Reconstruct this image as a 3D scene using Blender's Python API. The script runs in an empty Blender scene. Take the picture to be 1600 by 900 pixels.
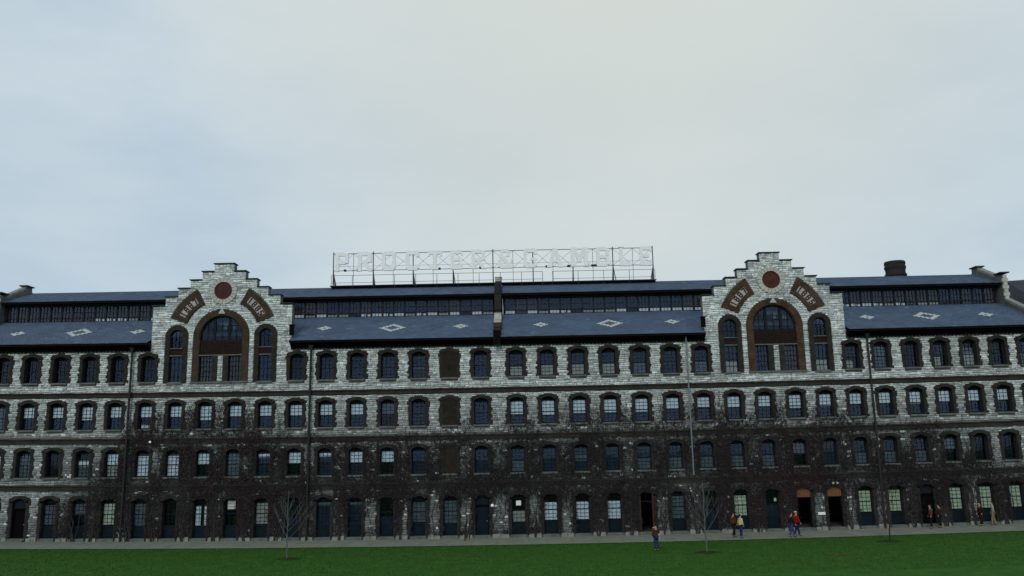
import bpy, bmesh, math, random
import numpy as np
from mathutils import Vector, Matrix
R = math.radians
rnd = random.Random(7)
rng = np.random.default_rng(11)
scene = bpy.context.scene
col = scene.collection

# ------------------------------------------------------------------ camera
D, H = 66.0, 6.8
yaw, pit, rol = -0.0060, 0.1887, -0.0191
fwd = Vector((math.sin(yaw)*math.cos(pit), math.cos(yaw)*math.cos(pit), math.sin(pit)))
rt = Vector((math.cos(yaw), -math.sin(yaw), 0)); up = rt.cross(fwd)
Rr = rt*math.cos(rol)+up*math.sin(rol); Uu = up*math.cos(rol)-rt*math.sin(rol)
cam = bpy.data.cameras.new('camera'); camo = bpy.data.objects.new('camera', cam); col.objects.link(camo)
M = Matrix((Rr, Uu, -fwd)).transposed().to_4x4(); M.translation = (0, -D, H)
camo.matrix_world = M
cam.sensor_width = 36; cam.lens = 36*1300/1600; cam.clip_end = 3000
scene.camera = camo

# ------------------------------------------------------------------ world, sun, exposure
SUN_EL, SUN_AZ = 34, -16          # azimuth from -Y (behind the camera), degrees
world = bpy.data.worlds.new('World'); scene.world = world; world.use_nodes = True
nt = world.node_tree; nt.nodes.clear()
def N(t, **k):
    n = nt.nodes.new(t)
    for a, b in k.items(): setattr(n, a, b)
    return n
sky = N('ShaderNodeTexSky', sky_type='NISHITA', sun_disc=False)
sky.sun_elevation = R(SUN_EL); sky.sun_rotation = R(180+SUN_AZ)
bg1 = N('ShaderNodeBackground'); bg1.inputs['Strength'].default_value = 0.05
nt.links.new(sky.outputs[0], bg1.inputs['Color'])
tc = N('ShaderNodeTexCoord')
mp = N('ShaderNodeMapping'); mp.inputs['Scale'].default_value = (1.0, 1.0, 2.6); mp.inputs['Rotation'].default_value = (0, R(-22), 0)
nt.links.new(tc.outputs['Generated'], mp.inputs['Vector'])
no = N('ShaderNodeTexNoise'); no.inputs['Scale'].default_value = 2.1; no.inputs['Detail'].default_value = 7; no.inputs['Roughness'].default_value = .52
nt.links.new(mp.outputs[0], no.inputs['Vector'])
cr = N('ShaderNodeValToRGB')
cr.color_ramp.elements[0].position = .33; cr.color_ramp.elements[0].color = (.455, .575, .690, 1)
cr.color_ramp.elements[1].position = .66; cr.color_ramp.elements[1].color = (.650, .740, .785, 1)
e = cr.color_ramp.elements.new(.5); e.color = (.560, .670, .755, 1)
nt.links.new(no.outputs['Fac'], cr.inputs['Fac'])
# a slightly paler cream patch of thin cloud where the light comes through
dp = N('ShaderNodeVectorMath', operation='DOT_PRODUCT')
pd = Vector((.12, .80, .50)).normalized()
dp.inputs[1].default_value = pd
nrm = N('ShaderNodeVectorMath', operation='NORMALIZE'); nt.links.new(tc.outputs['Generated'], nrm.inputs[0])
nt.links.new(nrm.outputs[0], dp.inputs[0])
mr = N('ShaderNodeMapRange'); mr.inputs[1].default_value = .86; mr.inputs[2].default_value = 1.0
mr.inputs[3].default_value = 0; mr.inputs[4].default_value = .85
nt.links.new(dp.outputs['Value'], mr.inputs[0])
mx = N('ShaderNodeMix', data_type='RGBA'); mx.inputs[7].default_value = (.705, .745, .695, 1)
nt.links.new(mr.outputs[0], mx.inputs[0]); nt.links.new(cr.outputs[0], mx.inputs[6])
bg2 = N('ShaderNodeBackground'); bg2.inputs['Strength'].default_value = 1.0
nt.links.new(mx.outputs[2], bg2.inputs['Color'])
ms = N('ShaderNodeMixShader'); ms.inputs[0].default_value = .93
nt.links.new(bg1.outputs[0], ms.inputs[1]); nt.links.new(bg2.outputs[0], ms.inputs[2])
out = N('ShaderNodeOutputWorld'); nt.links.new(ms.outputs[0], out.inputs[0])
sl = bpy.data.lights.new('sun', 'SUN'); so = bpy.data.objects.new('sun', sl); col.objects.link(so)
sl.energy = 1.3; sl.angle = R(25); sl.color = (1, .96, .9)
sd = Vector((math.sin(R(SUN_AZ))*math.cos(R(SUN_EL)), -math.cos(R(SUN_AZ))*math.cos(R(SUN_EL)), math.sin(R(SUN_EL))))
so.rotation_euler = sd.to_track_quat('Z', 'Y').to_euler()
vs = scene.view_settings; vs.view_transform = 'Standard'; vs.look = 'None'; vs.exposure = 0; vs.gamma = 1; vs.use_curve_mapping = False
scene.cycles.max_bounces = 5; scene.cycles.transparent_max_bounces = 12

# ------------------------------------------------------------------ helpers
def bow(u, z=0.):
    """the long mill and its site sag gently towards the middle"""
    return (.407-.0174*z)*(np.minimum(np.abs(u), 60)/40)**2

def mat(name, color, rough=.8, spec=.3, noise=0, nscale=3., dark=.6, bump=0, bscale=None, metal=0, attr=None, stretch=(1, 1, 1), color2=None):
    m = bpy.data.materials.new(name); m.use_nodes = True
    t = m.node_tree; b = t.nodes['Principled BSDF']
    b.inputs['Roughness'].default_value = rough; b.inputs['Specular IOR Level'].default_value = spec; b.inputs['Metallic'].default_value = metal
    b.inputs['Base Color'].default_value = (*color, 1)
    g = t.nodes.new('ShaderNodeNewGeometry')
    mpp = t.nodes.new('ShaderNodeMapping'); mpp.inputs['Scale'].default_value = stretch
    t.links.new(g.outputs['Position'], mpp.inputs[0])
    src = None
    if attr:
        a = t.nodes.new('ShaderNodeAttribute'); a.attribute_name = attr; src = a.outputs['Color']
    if noise:
        n = t.nodes.new('ShaderNodeTexNoise'); n.inputs['Scale'].default_value = nscale; n.inputs['Detail'].default_value = 6
        n.inputs['Roughness'].default_value = .62
        t.links.new(mpp.outputs[0], n.inputs['Vector'])
        r = t.nodes.new('ShaderNodeMapRange'); r.inputs[1].default_value = .33; r.inputs[2].default_value = .67
        r.inputs[3].default_value = 0; r.inputs[4].default_value = 1
        t.links.new(n.outputs['Fac'], r.inputs[0])
        x = t.nodes.new('ShaderNodeMix'); x.data_type = 'RGBA'
        if attr:
            x.blend_type = 'MULTIPLY'; x.inputs[0].default_value = noise
            cc = t.nodes.new('ShaderNodeCombineColor')
            rr = t.nodes.new('ShaderNodeMapRange'); rr.inputs[3].default_value = dark; rr.inputs[4].default_value = 1.25
            t.links.new(r.outputs[0], rr.inputs[0])
            for i in range(3): t.links.new(rr.outputs[0], cc.inputs[i])
            t.links.new(src, x.inputs[6]); t.links.new(cc.outputs[0], x.inputs[7])
        else:
            c2 = color2 or tuple(c*dark for c in color)
            t.links.new(r.outputs[0], x.inputs[0])
            x.inputs[6].default_value = (*c2, 1); x.inputs[7].default_value = (*color, 1)
        src = x.outputs[2]
    if src: t.links.new(src, b.inputs['Base Color'])
    if bump:
        n2 = t.nodes.new('ShaderNodeTexNoise'); n2.inputs['Scale'].default_value = bscale or 20; n2.inputs['Detail'].default_value = 5
        t.links.new(mpp.outputs[0], n2.inputs['Vector'])
        bp = t.nodes.new('ShaderNodeBump'); bp.inputs['Strength'].default_value = bump; bp.inputs['Distance'].default_value = .03
        t.links.new(n2.outputs['Fac'], bp.inputs['Height']); t.links.new(bp.outputs[0], b.inputs['Normal'])
    return m

MT = {}
MT['mortar'] = mat('mortar', (.17, .18, .17), .95, .1, 1, 1.5, .5)
MT['stone'] = mat('limestone', (.4, .42, .4), .9, .2, .7, 2.6, .62, .4, 14, attr='tint')
MT['brown'] = mat('brownstone_brick', (.034, .033, .030), .92, .15, 1, 2.5, .5, .4, 18)
MT['brown_warm'] = mat('warm_brick', (.082, .050, .032), .9, .15, 1, 1.6, .45, .4, 18)
MT['arch_brown'] = mat('arch_brick', (.062, .044, .032), .9, .15, 1, 1.6, .5, .4, 18)
MT['band'] = mat('dark_band_stone', (.040, .037, .033), .95, .1, 1, 1.2, .55, .4, 10)
MT['brickfill'] = mat('brick_infill', (.036, .029, .024), .95, .1, 1, 3, .6, .4, 25)
MT['terracotta'] = mat('terracotta', (.024, .014, .012), .9, .15, 1, 6, .45, .5, 9)
MT['medallion'] = mat('red_medallion', (.075, .022, .016), .8, .25, 1, 3, .5, .5, 6)
MT['pale'] = mat('pale_cut_stone', (.48, .48, .44), .85, .2, 1, 3, .7, .3, 12)
MT['sill'] = mat('sill_stone', (.13, .14, .13), .9, .2, 1, 2, .6)
MT['plinth'] = mat('plinth_stone', (.24, .25, .23), .9, .2, 1, 3, .55, .4, 12)
MT['slate'] = mat('blue_slate', (.060, .102, .180), .6, .32, 1, .7, .62, .25, 5, stretch=(1, 1, 2.5))
MT['slate_pale'] = mat('pale_slate', (.42, .46, .44), .8, .3, 1, 4, .8)
MT['fascia'] = mat('eave_paint', (.006, .005, .0055), .85, .06, 1, 2, .6)
MT['clere'] = mat('clerestory_paint', (.012, .013, .018), .7, .25, 1, 2, .6)
MT['frame'] = mat('window_frame_paint', (.008, .011, .016), .7, .12)
MT['panelblue'] = mat('blue_panel_paint', (.004, .012, .019), .7, .1, 1, 2, .7)
MT['blackdoor'] = mat('black_door_paint', (.003, .003, .0035), .8, .05)
MT['plywood'] = mat('orange_plywood', (.155, .068, .026), .8, .2, 1, 4, .75)
MT['orangejamb'] = mat('orange_brown_jamb', (.10, .040, .018), .8, .2, 1, 4, .6)
MT['interior'] = mat('dark_interior', (.05, .05, .05), 1, 0)
MT['blind'] = mat('pale_blind_cloth', (.80, .90, .92), .9, .1, 1, 5, .75)
MT['blind_dim'] = mat('faded_blind_cloth', (.13, .17, .19), .9, .1, 1, 3, .6)
MT['blind_tan'] = mat('tan_blind_cloth', (.42, .43, .37), .9, .1, 1, 5, .7)
MT['blind_green'] = mat('green_yellow_blind_cloth', (.62, .74, .50), .9, .1, 1, 5, .7)
MT['blind_blue'] = mat('blue_grey_blind_cloth', (.018, .032, .062), .9, .1, 1, 1.2, .75)
MT['shade_brown'] = mat('brown_shade_cloth', (.075, .062, .052), .9, .1, 1, 3, .7)
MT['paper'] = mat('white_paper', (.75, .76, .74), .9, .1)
MT['pipe'] = mat('black_iron_pipe', (.018, .016, .016), .6, .3, 1, 3, .6)
MT['conduit'] = mat('grey_metal_pipe', (.17, .21, .22), .5, .4, 1, 2, .7, metal=.2)
MT['walk'] = mat('concrete_walk', (.20, .215, .17), .95, .1, 1, .8, .75, .2, 8)
MT['step'] = mat('concrete_step', (.13, .14, .13), .95, .1, 1, 2, .6)
MT['signwhite'] = mat('sign_letter_paint', (.84, .86, .86), .7, .3, 1, 3, .92)
MT['signsteel'] = mat('sign_steel', (.075, .082, .088), .6, .4)
MT['chimney'] = mat('chimney_brick', (.030, .029, .029), .9, .2, 1, 2, .6, .4, 10)
MT['farroof'] = mat('far_dark_roof', (.016, .020, .036), .75, .3, 1, .4, .7)
MT['bark'] = mat('grey_bark', (.115, .13, .13), .9, .2, 1, 9, .6)
MT['bark_dark'] = mat('dark_bark', (.036, .034, .032), .9, .2, 1, 9, .6)
MT['mulch'] = mat('brown_mulch', (.038, .042, .018), 1, 0, 1, 4, .6, .6, 12)
MT['coping'] = mat('dark_metal_coping', (.020, .028, .030), .7, .3)
MT['lamp'] = mat('white_lamp_globe', (.9, .9, .88), .4, .5)
MT['digit'] = mat('dark_brick_digit', (.028, .018, .018), .9, .1)
MT['datebg'] = mat('pale_terracotta', (.44, .40, .37), .9, .1, 1, 6, .7)
MT['ivy'] = mat('bare_ivy', (.03, .02, .02), .95, .1, attr='tint')

def glass_mat():
    m = bpy.data.materials.new('window_glass'); m.use_nodes = True; t = m.node_tree; t.nodes.clear()
    o = t.nodes.new('ShaderNodeOutputMaterial'); mxs = t.nodes.new('ShaderNodeMixShader')
    tr = t.nodes.new('ShaderNodeBsdfTransparent'); tr.inputs[0].default_value = (.93, .96, .98, 1)
    gl = t.nodes.new('ShaderNodeBsdfGlossy'); gl.inputs['Roughness'].default_value = .04; gl.inputs[0].default_value = (.42, .50, .66, 1)
    f = t.nodes.new('ShaderNodeFresnel'); f.inputs[0].default_value = 1.45
    g = t.nodes.new('ShaderNodeNewGeometry'); n = t.nodes.new('ShaderNodeTexNoise'); n.inputs['Scale'].default_value = .8
    t.links.new(g.outputs['Position'], n.inputs['Vector'])
    bp = t.nodes.new('ShaderNodeBump'); bp.inputs['Strength'].default_value = .12; bp.inputs['Distance'].default_value = .02
    t.links.new(n.outputs['Fac'], bp.inputs['Height']); t.links.new(bp.outputs[0], gl.inputs['Normal'])
    t.links.new(f.outputs[0], mxs.inputs[0]); t.links.new(tr.outputs[0], mxs.inputs[1]); t.links.new(gl.outputs[0], mxs.inputs[2])
    t.links.new(mxs.outputs[0], o.inputs[0]); return m
MT['glass'] = glass_mat()

class MB:
    """collects faces, builds ONE mesh"""
    def __init__(s): s.v = []; s.f = []; s.mi = []; s.cur = 0
    def add(s, vs, fs):
        b = len(s.v); s.v += [tuple(p) for p in vs]; s.f += [tuple(b+i for i in f) for f in fs]; s.mi += [s.cur]*len(fs); return s
    def box(s, x0, x1, y0, y1, z0, z1):
        return s.add([(x0,y0,z0),(x1,y0,z0),(x1,y1,z0),(x0,y1,z0),(x0,y0,z1),(x1,y0,z1),(x1,y1,z1),(x0,y1,z1)],
                     [(0,3,2,1),(4,5,6,7),(0,1,5,4),(1,2,6,5),(2,3,7,6),(3,0,4,7)])
    def quad(s, *p): return s.add(p, [tuple(range(len(p)))])
    def tube(s, pts, rad, n=6, cap=True):
        pts = [Vector(p) for p in pts]
        if not hasattr(rad, '__len__'): rad = [rad]*len(pts)
        rings = []
        for i, p in enumerate(pts):
            d = (pts[min(i+1, len(pts)-1)]-pts[max(i-1, 0)]).normalized()
            a = d.cross(Vector((0, 0, 1))) if abs(d.z) < .9 else d.cross(Vector((1, 0, 0)))
            a.normalize(); b = d.cross(a)
            rings.append([p+(a*math.cos(2*math.pi*k/n)+b*math.sin(2*math.pi*k/n))*rad[i] for k in range(n)])
        vs_ = [q for r in rings for q in r]; fs = []
        for i in range(len(pts)-1):
            for k in range(n):
                fs.append((i*n+k, i*n+(k+1) % n, (i+1)*n+(k+1) % n, (i+1)*n+k))
        if cap: fs += [tuple(range(n))[::-1], tuple((len(pts)-1)*n+k for k in range(n))]
        return s.add(vs_, fs)
    def bar(s, a, b, w): return s.tube([a, b], w, 4)
    def prism(s, poly, y0, y1):
        """poly in (x,z), extruded from y0 (front) to y1 (back)"""
        n = len(poly)
        area = sum(poly[i][0]*poly[(i+1) % n][1]-poly[(i+1) % n][0]*poly[i][1] for i in range(n))
        if area < 0: poly = poly[::-1]
        vs_ = [(x, y0, z) for x, z in poly]+[(x, y1, z) for x, z in poly]
        fs = [tuple(range(n)), tuple(range(2*n-1, n-1, -1))]+[(i, i+n, (i+1) % n+n, (i+1) % n) for i in range(n)]
        return s.add(vs_, fs)
    def ring(s, cx, cz, r0, r1, a0, a1, n, y0, y1):
        """annular sector block, front y0 back y1"""
        vs_ = []
        for k in range(n+1):
            a = a0+(a1-a0)*k/n; c, q = math.cos(a), math.sin(a)
            vs_ += [(cx+r0*c, y0, cz+r0*q), (cx+r1*c, y0, cz+r1*q), (cx+r1*c, y1, cz+r1*q), (cx+r0*c, y1, cz+r0*q)]
        fs = []
        for k in range(n):
            b = 4*k; e_ = b+4
            for j in range(4): fs.append((b+j, b+(j+1) % 4, e_+(j+1) % 4, e_+j))
        fs += [(0, 1, 2, 3), (4*n+3, 4*n+2, 4*n+1, 4*n)]
        return s.add(vs_, fs)
    def mesh(s, name, mats):
        me = bpy.data.meshes.new(name); me.from_pydata(s.v, [], s.f)
        for m in (mats if isinstance(mats, (list, tuple)) else [mats]): me.materials.append(m)
        if any(s.mi): me.polygons.foreach_set('material_index', s.mi)
        me.update(); return me
def link(name, me, parent=None, loc=(0, 0, 0), **props):
    o = bpy.data.objects.new(name, me); col.objects.link(o)
    if parent is not None: o.parent = parent
    o.location = loc
    for k, v in props.items(): o[k] = v
    return o
def build(name, mb, m, parent=None, loc=(0, 0, 0), bend=False, **props):
    me = mb.mesh(name, m)
    if bend: bend_mesh(me)
    return link(name, me, parent, loc, **props)
def bend_mesh(me):
    n = len(me.vertices); co = np.empty(n*3, 'f'); me.vertices.foreach_get('co', co); co = co.reshape(-1, 3)
    co[:, 2] += bow(co[:, 0], co[:, 2]); me.vertices.foreach_set('co', co.ravel()); me.update()
def empty(name, loc=(0, 0, 0), **props):
    o = bpy.data.objects.new(name, None); col.objects.link(o); o.location = loc
    for k, v in props.items(): o[k] = v
    return o
def np_mesh(name, V, F, m, tint=None):
    """V (n,3), F (m,4) or (m,3); tint (n,3) per-vertex colour"""
    me = bpy.data.meshes.new(name); k = F.shape[1]
    me.vertices.add(len(V)); me.vertices.foreach_set('co', V.astype('f').ravel())
    me.loops.add(F.size); me.loops.foreach_set('vertex_index', F.astype('i').ravel())
    me.polygons.add(len(F)); me.polygons.foreach_set('loop_start', np.arange(0, F.size, k, dtype='i'))
    me.update(calc_edges=True)
    if tint is not None:
        a = me.color_attributes.new('tint', 'FLOAT_COLOR', 'POINT')
        a.data.foreach_set('color', np.concatenate([tint, np.ones((len(V), 1))], 1).astype('f').ravel())
    me.materials.append(m); return me

UL, UR = -45.0, 41.7
U = [-41.11,-38.81,-36.51,-34.18,-31.91,-29.51,-27.15,-24.78,-22.43,-20.05,-17.64,-15.26,-12.83,-10.37,-7.93,-5.48,-3.01,-0.2,
     2.27,4.72,7.16,9.63,12.07,14.51,16.88,19.29,21.7,24.07,26.45,28.74,31.13,33.41,35.72,37.99,40.23]
U = [-43.4]+U          # one more bay just outside the left edge of the view
TC = [-23.75, 20.48]                                # centres of the two gables
STEPS = [(.80, 21.83), (1.76, 21.2), (2.70, 20.52), (3.65, 19.85), (4.65, 19.17), (5.62, 18.45)]
BANDS = [(11.08, 11.46), (7.42, 7.84), (3.80, 4.24)]
ROWZ = {4: (12.27, 14.18, .22), 3: (8.54, 10.42, .22), 2: (4.83, 6.75, .22), 1: (.22, 2.98, .24)}   # bottom, spring, rise
def in_tower(u, m=0.): return any(abs(u-c) < 5.62+m for c in TC)

# ------------------------------------------------------------------ ground
def bent_grid(x0, x1, nx, y0, y1, ny, z):
    xs = np.linspace(x0, x1, nx); ys = np.linspace(y0, y1, ny)
    X, Y = np.meshgrid(xs, ys); Z = z+bow(X, 0)
    V = np.stack([X, Y, Z], -1).reshape(-1, 3)
    i = np.arange((ny-1)*(nx-1)); r, c = i//(nx-1), i % (nx-1); a = r*nx+c
    return V, np.stack([a, a+1, a+nx+1, a+nx], 1)
gm = mat('grass_lawn', (.035, .108, .014), .95, .1, 1, 1.1, .5, .6, 30, color2=(.021, .068, .010))
V, F = bent_grid(-900, 900, 721, -400, 900, 60, -.035)
me = np_mesh('lawn', V, F, gm); link('lawn', me, kind='structure')
V, F = bent_grid(-75, 75, 121, -4.75, .3, 4, 0.0)
link('pavement', np_mesh('pavement', V, F, MT['walk']), kind='structure')
# expansion joints and rough strip beside the wall
mb = MB()
for k in range(-40, 41):
    u = k*1.83; mb.box(u-.012, u+.012, -4.72, -1.1, .001, .005)
for k in range(-30, 30): mb.box(k*2, k*2+2, -1.16, -1.10, .001, .006)
pj = build('pavement_joints', mb, MT['step'], None, bend=False, kind='structure')
for v in pj.data.vertices: v.co.z += bow(v.co.x, 0)
# grass blades near the walk and over the visible lawn
def blades(n, x0, x1, y0, y1, h0, h1, name, **props):
    x = rng.uniform(x0, x1, n); y = y0+(y1-y0)*rng.random(n)**1.3
    h = rng.uniform(h0, h1, n); a = rng.uniform(0, math.pi, n); w = rng.uniform(.012, .03, n)
    lx = rng.normal(0, .02, n); ly = rng.normal(0, .02, n)
    z = -.035+bow(x, 0)
    P = np.stack([np.stack([x-w*np.cos(a), y-w*np.sin(a), z], 1), np.stack([x+w*np.cos(a), y+w*np.sin(a), z], 1), np.stack([x+lx, y+ly, z+h], 1)], 1).reshape(-1, 3)
    t = np.repeat(np.stack([rng.uniform(.016, .050, n), rng.uniform(.048, .120, n), rng.uniform(.008, .020, n)], 1), 3, 0)
    return link(name, np_mesh(name, P, np.arange(3*n).reshape(-1, 3), MT['grassblade'], t), **props)
MT['grassblade'] = mat('grass_blade', (.03, .09, .03), .9, .1, attr='tint')
blades(110000, -48, 46, -4.62, -20, .03, .075, 'grass', kind='stuff', label='short green lawn grass growing in front of the mill', category='grass')

mb = MB(); _g = random.Random(3)
for (px0, py0, w_, d_) in ((19.5, -13.5, .9, .35), (18.6, -13.2, .5, .25), (20.4, -13.6, .3, .2), (20.0, -4.95, .8, .22), (23.5, -4.9, 1.1, .16)):
    n_ = 18; rr = [(px0+w_*math.cos(2*math.pi*k/n_)*_g.uniform(.6, 1.1), py0+d_*math.sin(2*math.pi*k/n_)*_g.uniform(.6, 1.1)) for k in range(n_)]
    mb.add([(px0, py0, .012)]+[(a, b, .002) for a, b in rr], [(0, 1+k, 1+(k+1) % n_) for k in range(n_)])
wp = build('worn_ground', mb, mat('dry_grass', (.10, .11, .05), 1, 0, 1, 6, .5), None, kind='structure')
for v in wp.data.vertices: v.co.z += float(bow(v.co.x, 0))-.02
# ------------------------------------------------------------------ the mill
mill = empty('mill_building', (0, 0, 0), label='long four-storey stone mill with two stepped gables and slate roof', category='building')

# openings known to the masonry
def spec(row):
    if row == 4:
        d = {0: 'd', 1: 'd', 2: 'd', 3: 'd', 4: 'd', 5: 'd', 6: 'd', 11: 'k', 12: 'b', 13: 'b', 14: 'b', 15: 't', 16: 'B', 17: 'b', 18: 'L', 19: 'L', 20: 'L', 21: 'L',
             22: 'l', 23: 'b', 24: 'l', 29: 'L', 30: 'g', 31: 'd', 32: 'L', 33: 'T', 34: 'd', 35: 'l'}
        return d
    s = {3: 'gghhHhqhHhhhhhobBbHHHHHhhhhHhhhhhhhh',
         2: 'ffgdmFffogpophobBblbsblllllubllluddd',
         1: 'ddKweygdcvyxppxwgKnWWWDgxGrPPyyKyyyy'}[row]
    return dict(enumerate(s))

NV = 5
_tr = random.Random(5)
TEETH = [[[_tr.choice((.77, .80, .83, .88, .91)) for _k in range(16)] for _s in range(2)] for _v in range(NV)]
def variant(i, row): return (i*3+row*2) % NV
def blocked(u, z):
    """mask over an array u at height z: where the facing stones stop"""
    b = np.zeros(len(u), bool)
    for z0, z1 in BANDS:
        if z0-.02 < z < z1+.02: b |= True
    if z > 14.76:
        t = np.zeros(len(u), bool)
        for c in TC:
            d = np.abs(u-c)
            for w, zt in STEPS:
                if z < zt-.05: t |= d < w
        b |= ~t
    for row, (zb, zs, ri) in ROWZ.items():
        if not (zb-.22 < z < zs+.52): continue
        k = min(15, max(0, int((z-zb)/.19)))
        for i in spec(row):
            v = TEETH[variant(i, row)]; d = u-U[i]
            if z < zb: lo = hi = .66
            elif z < zs+.20: lo, hi = v[0][k], v[1][k]
            else: lo = hi = .86*math.sqrt(max(0, 1-(z-zs-.20)/.27))
            b |= (d > -lo) & (d < hi)
    for c in TC:
        x = u-c
        if 12.2 < z < 18.2:
            hw = 2.25 if z < 15.85 else math.sqrt(max(0, 2.25**2-(z-15.85)**2))
            m = np.abs(x) < hw
            if z < 14.36: m &= ~(np.abs(x) < .22)
            b |= m
            for s in (-3.57, 3.57):
                hw = .93 if z < 15.93 else math.sqrt(max(0, .93**2-(z-15.93)**2))
                b |= np.abs(x-s) < hw
        if abs(z-19.62) < 1.12: b |= np.hypot(x, z-19.62) < 1.10
        r = np.hypot(x, z-15.85); a = np.degrees(np.arctan2(z-15.85, np.abs(x)))
        b |= (r > 3.0) & (r < 4.46) & (a > 21.5) & (a < 62)
    return b

HU = [-46,-36,-34,-32,-30.5,-28.8,-28.0,-25,-20,-17,-15,-10,-5,0,5,8,12,15,20,25,28,32,35,38,42]
H1 = [0,0,1.6,4.6,7.0,7.4,7.4,7.0,6.6,5.8,5.2,5.3,4.6,5.2,6.6,7.0,6.2,6.6,7.2,6.0,5.2,5.6,4.8,2.4,1]
H2 = [0,2,4.8,7.0,8.8,9.4,9.6,10.5,10.0,8.8,7.4,7.8,8.6,9.6,9.9,9.8,9.0,9.6,10.2,9.2,7.8,8.0,7.4,5,4]
BARE = [(-15.3, 2.6, .9), (-11.6, 1.6, .7), (-6.75, 1.8, .62), (-4.2, 1.8, .6), (-1.65, 1.9, 1.0), (1.05, 1.9, .55), (3.5, 1.5, .55), (10.85, 1.4, .6), (22.9, 1.6, .55), (25.3, 1.6, .5), (28.0, 2.0, .5), (27.2, 1.8, .4), (34.8, 1.8, .45), (-16.9, 6.0, .35), (-16.0, 6.0, .3), (-28.5, 6.0, .55), (-8.9, 1.5, .3)]
def ivy_density(u, z):
    h1 = np.interp(u, HU, H1); h2 = np.interp(u, HU, H2)
    d = np.clip((h2+.6-z)/np.maximum(h2+.9-h1, .3), 0, 1)
    for (bu, bz_, w) in BARE:
        hz_ = 1.5 if bz_ < 4 else 1.2
        d = d*(1-.93*np.exp(-((u-bu)/w)**4-((z-bz_)/hz_)**4))
    return d
# facing stones: coursed rock-faced rubble
def facing():
    rects = []; z = .34; du = .02
    us = np.arange(UL+.1, UR-.05, du)
    while z < 21.75:
        h = float(rng.choice([.11, .135, .16, .20], p=[.25, .35, .27, .13]))
        bl = blocked(us, z+h/2)
        bl |= blocked(us, z+.02) & blocked(us, z+h-.02)
        edge = np.flatnonzero(np.diff(np.concatenate([[1], bl.astype(int), [1]])))
        for a, b in zip(edge[::2], edge[1::2]):
            x0, x1 = us[a], us[min(b, len(us)-1)]
            while x1-x0 > .09:
                w = float(rng.uniform(.16, .54)) if rng.random() < .93 else .9
                if x1-x0-w < .14: w = x1-x0
                rects.append((x0, min(x0+w, x1), z, z+h)); x0 += w
        z += h
    return np.array(rects)
rc = facing()
ns = len(rc)
def stone_verts(rc, seed):
    g = np.random.default_rng(seed); n = len(rc); j = .010
    x0, x1, z0, z1 = rc[:, 0]+j, rc[:, 1]-j, rc[:, 2]+j, rc[:, 3]-j
    p = g.uniform(.025, .075, n)
    def ring(dx, y, jit):
        q = []
        for (sx, sz) in ((0, 0), (1, 0), (1, 1), (0, 1)):
            X = np.where(sx, x1-dx, x0+dx)+g.normal(0, jit, n); Z = np.where(sz, z1-dx, z0+dx)+g.normal(0, jit, n)
            Yv = -np.maximum(.012, y+g.normal(0, jit*1.6, n))
            q.append(np.stack([X, Yv if jit else -np.zeros(n)+.0, Z], 1))
        return np.stack(q, 1)
    V = np.concatenate([ring(0, 0, 0), ring(.006, p*.55, .004), ring(.035, p, .009)], 1)   # n,12,3
    uu, zz = V[..., 0], V[..., 2]
    V[..., 2] = zz+.022*np.sin(uu*2.3+zz*1.9)+.016*np.sin(uu*5.1-zz*4.3+1)+bow(uu, zz)
    return V
FT = np.array([(a, (a+1) % 4, (a+1) % 4+4, a+4) for a in range(4)]+[(a+4, (a+1) % 4+4, (a+1) % 4+8, a+8) for a in range(4)]+[(8, 9, 10, 11)])
SV = stone_verts(rc, 3)
cu, cz = (rc[:, 0]+rc[:, 1])/2, (rc[:, 2]+rc[:, 3])/2
val = np.clip(rng.normal(.54, .09, ns), .25, .78)
val = np.where(rng.random(ns) < .10, rng.uniform(.70, .82, ns), val)
# weathering of the stones themselves: sooty low storeys, cleaner gables
from mathutils import noise as mnoise
sm = np.array([mnoise.noise(Vector((a*.16, 0, b*.4)))*.5+mnoise.noise(Vector((a*.6, 3, b*1.1)))*.3 for a, b in zip(cu, cz)])
side = np.clip((np.abs(cu+1)-33)/3, 0, 1)
grime = np.interp(cz, [0, 3.5, 7.4, 7.9, 11, 11.5, 13.5, 16], [.28, .27, .32, .52, .68, .82, .92, 1.0])
grime = np.maximum(grime, side*np.interp(cz, [0, 7, 11, 16], [.38, .50, .70, 1.0]))
grime = np.clip(grime*(1+sm*.5), .14, 1.1)
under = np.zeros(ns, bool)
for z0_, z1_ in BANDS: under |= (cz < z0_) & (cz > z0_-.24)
idn = ivy_density(cu, cz)
grime = grime*(1-.45*np.clip(idn*1.3, 0, 1))
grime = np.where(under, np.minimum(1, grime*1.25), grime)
keep = (rc[:, 1]-rc[:, 0] < .42) & (rng.random(ns) < .10)
val = np.where(keep, .74, val)
gr = np.where(keep, np.maximum(grime, .75), grime)
ST = (val*gr)[:, None]*np.stack([.965+rng.normal(0, .02, ns), np.full(ns, 1.05), 1.035+rng.normal(0, .02, ns)], 1)
# the largest of the palest stones are separate parts
wid = rc[:, 1]-rc[:, 0]; vis = (rc[:, 3]-rc[:, 2] > .15) & (cz > 1) & (np.abs(cu) < 41) & (wid < 1.1)
big = np.argsort(-(wid*vis*(.7+ST[:, 1])))[:280]
msk = np.ones(ns, bool); msk[big] = False
Vr = SV[msk].reshape(-1, 3); nr = int(msk.sum())
Fr = (FT[None]+12*np.arange(nr)[:, None, None]).reshape(-1, 4)
link('stone_facing', np_mesh('stone_facing', Vr, Fr, MT['stone'], np.repeat(ST[msk], 12, 0)), mill, kind='stuff')
for i in big:
    link('stone', np_mesh('stone', SV[i], FT, MT['stone'], np.repeat(ST[i:i+1], 12, 0)), mill)

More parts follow.
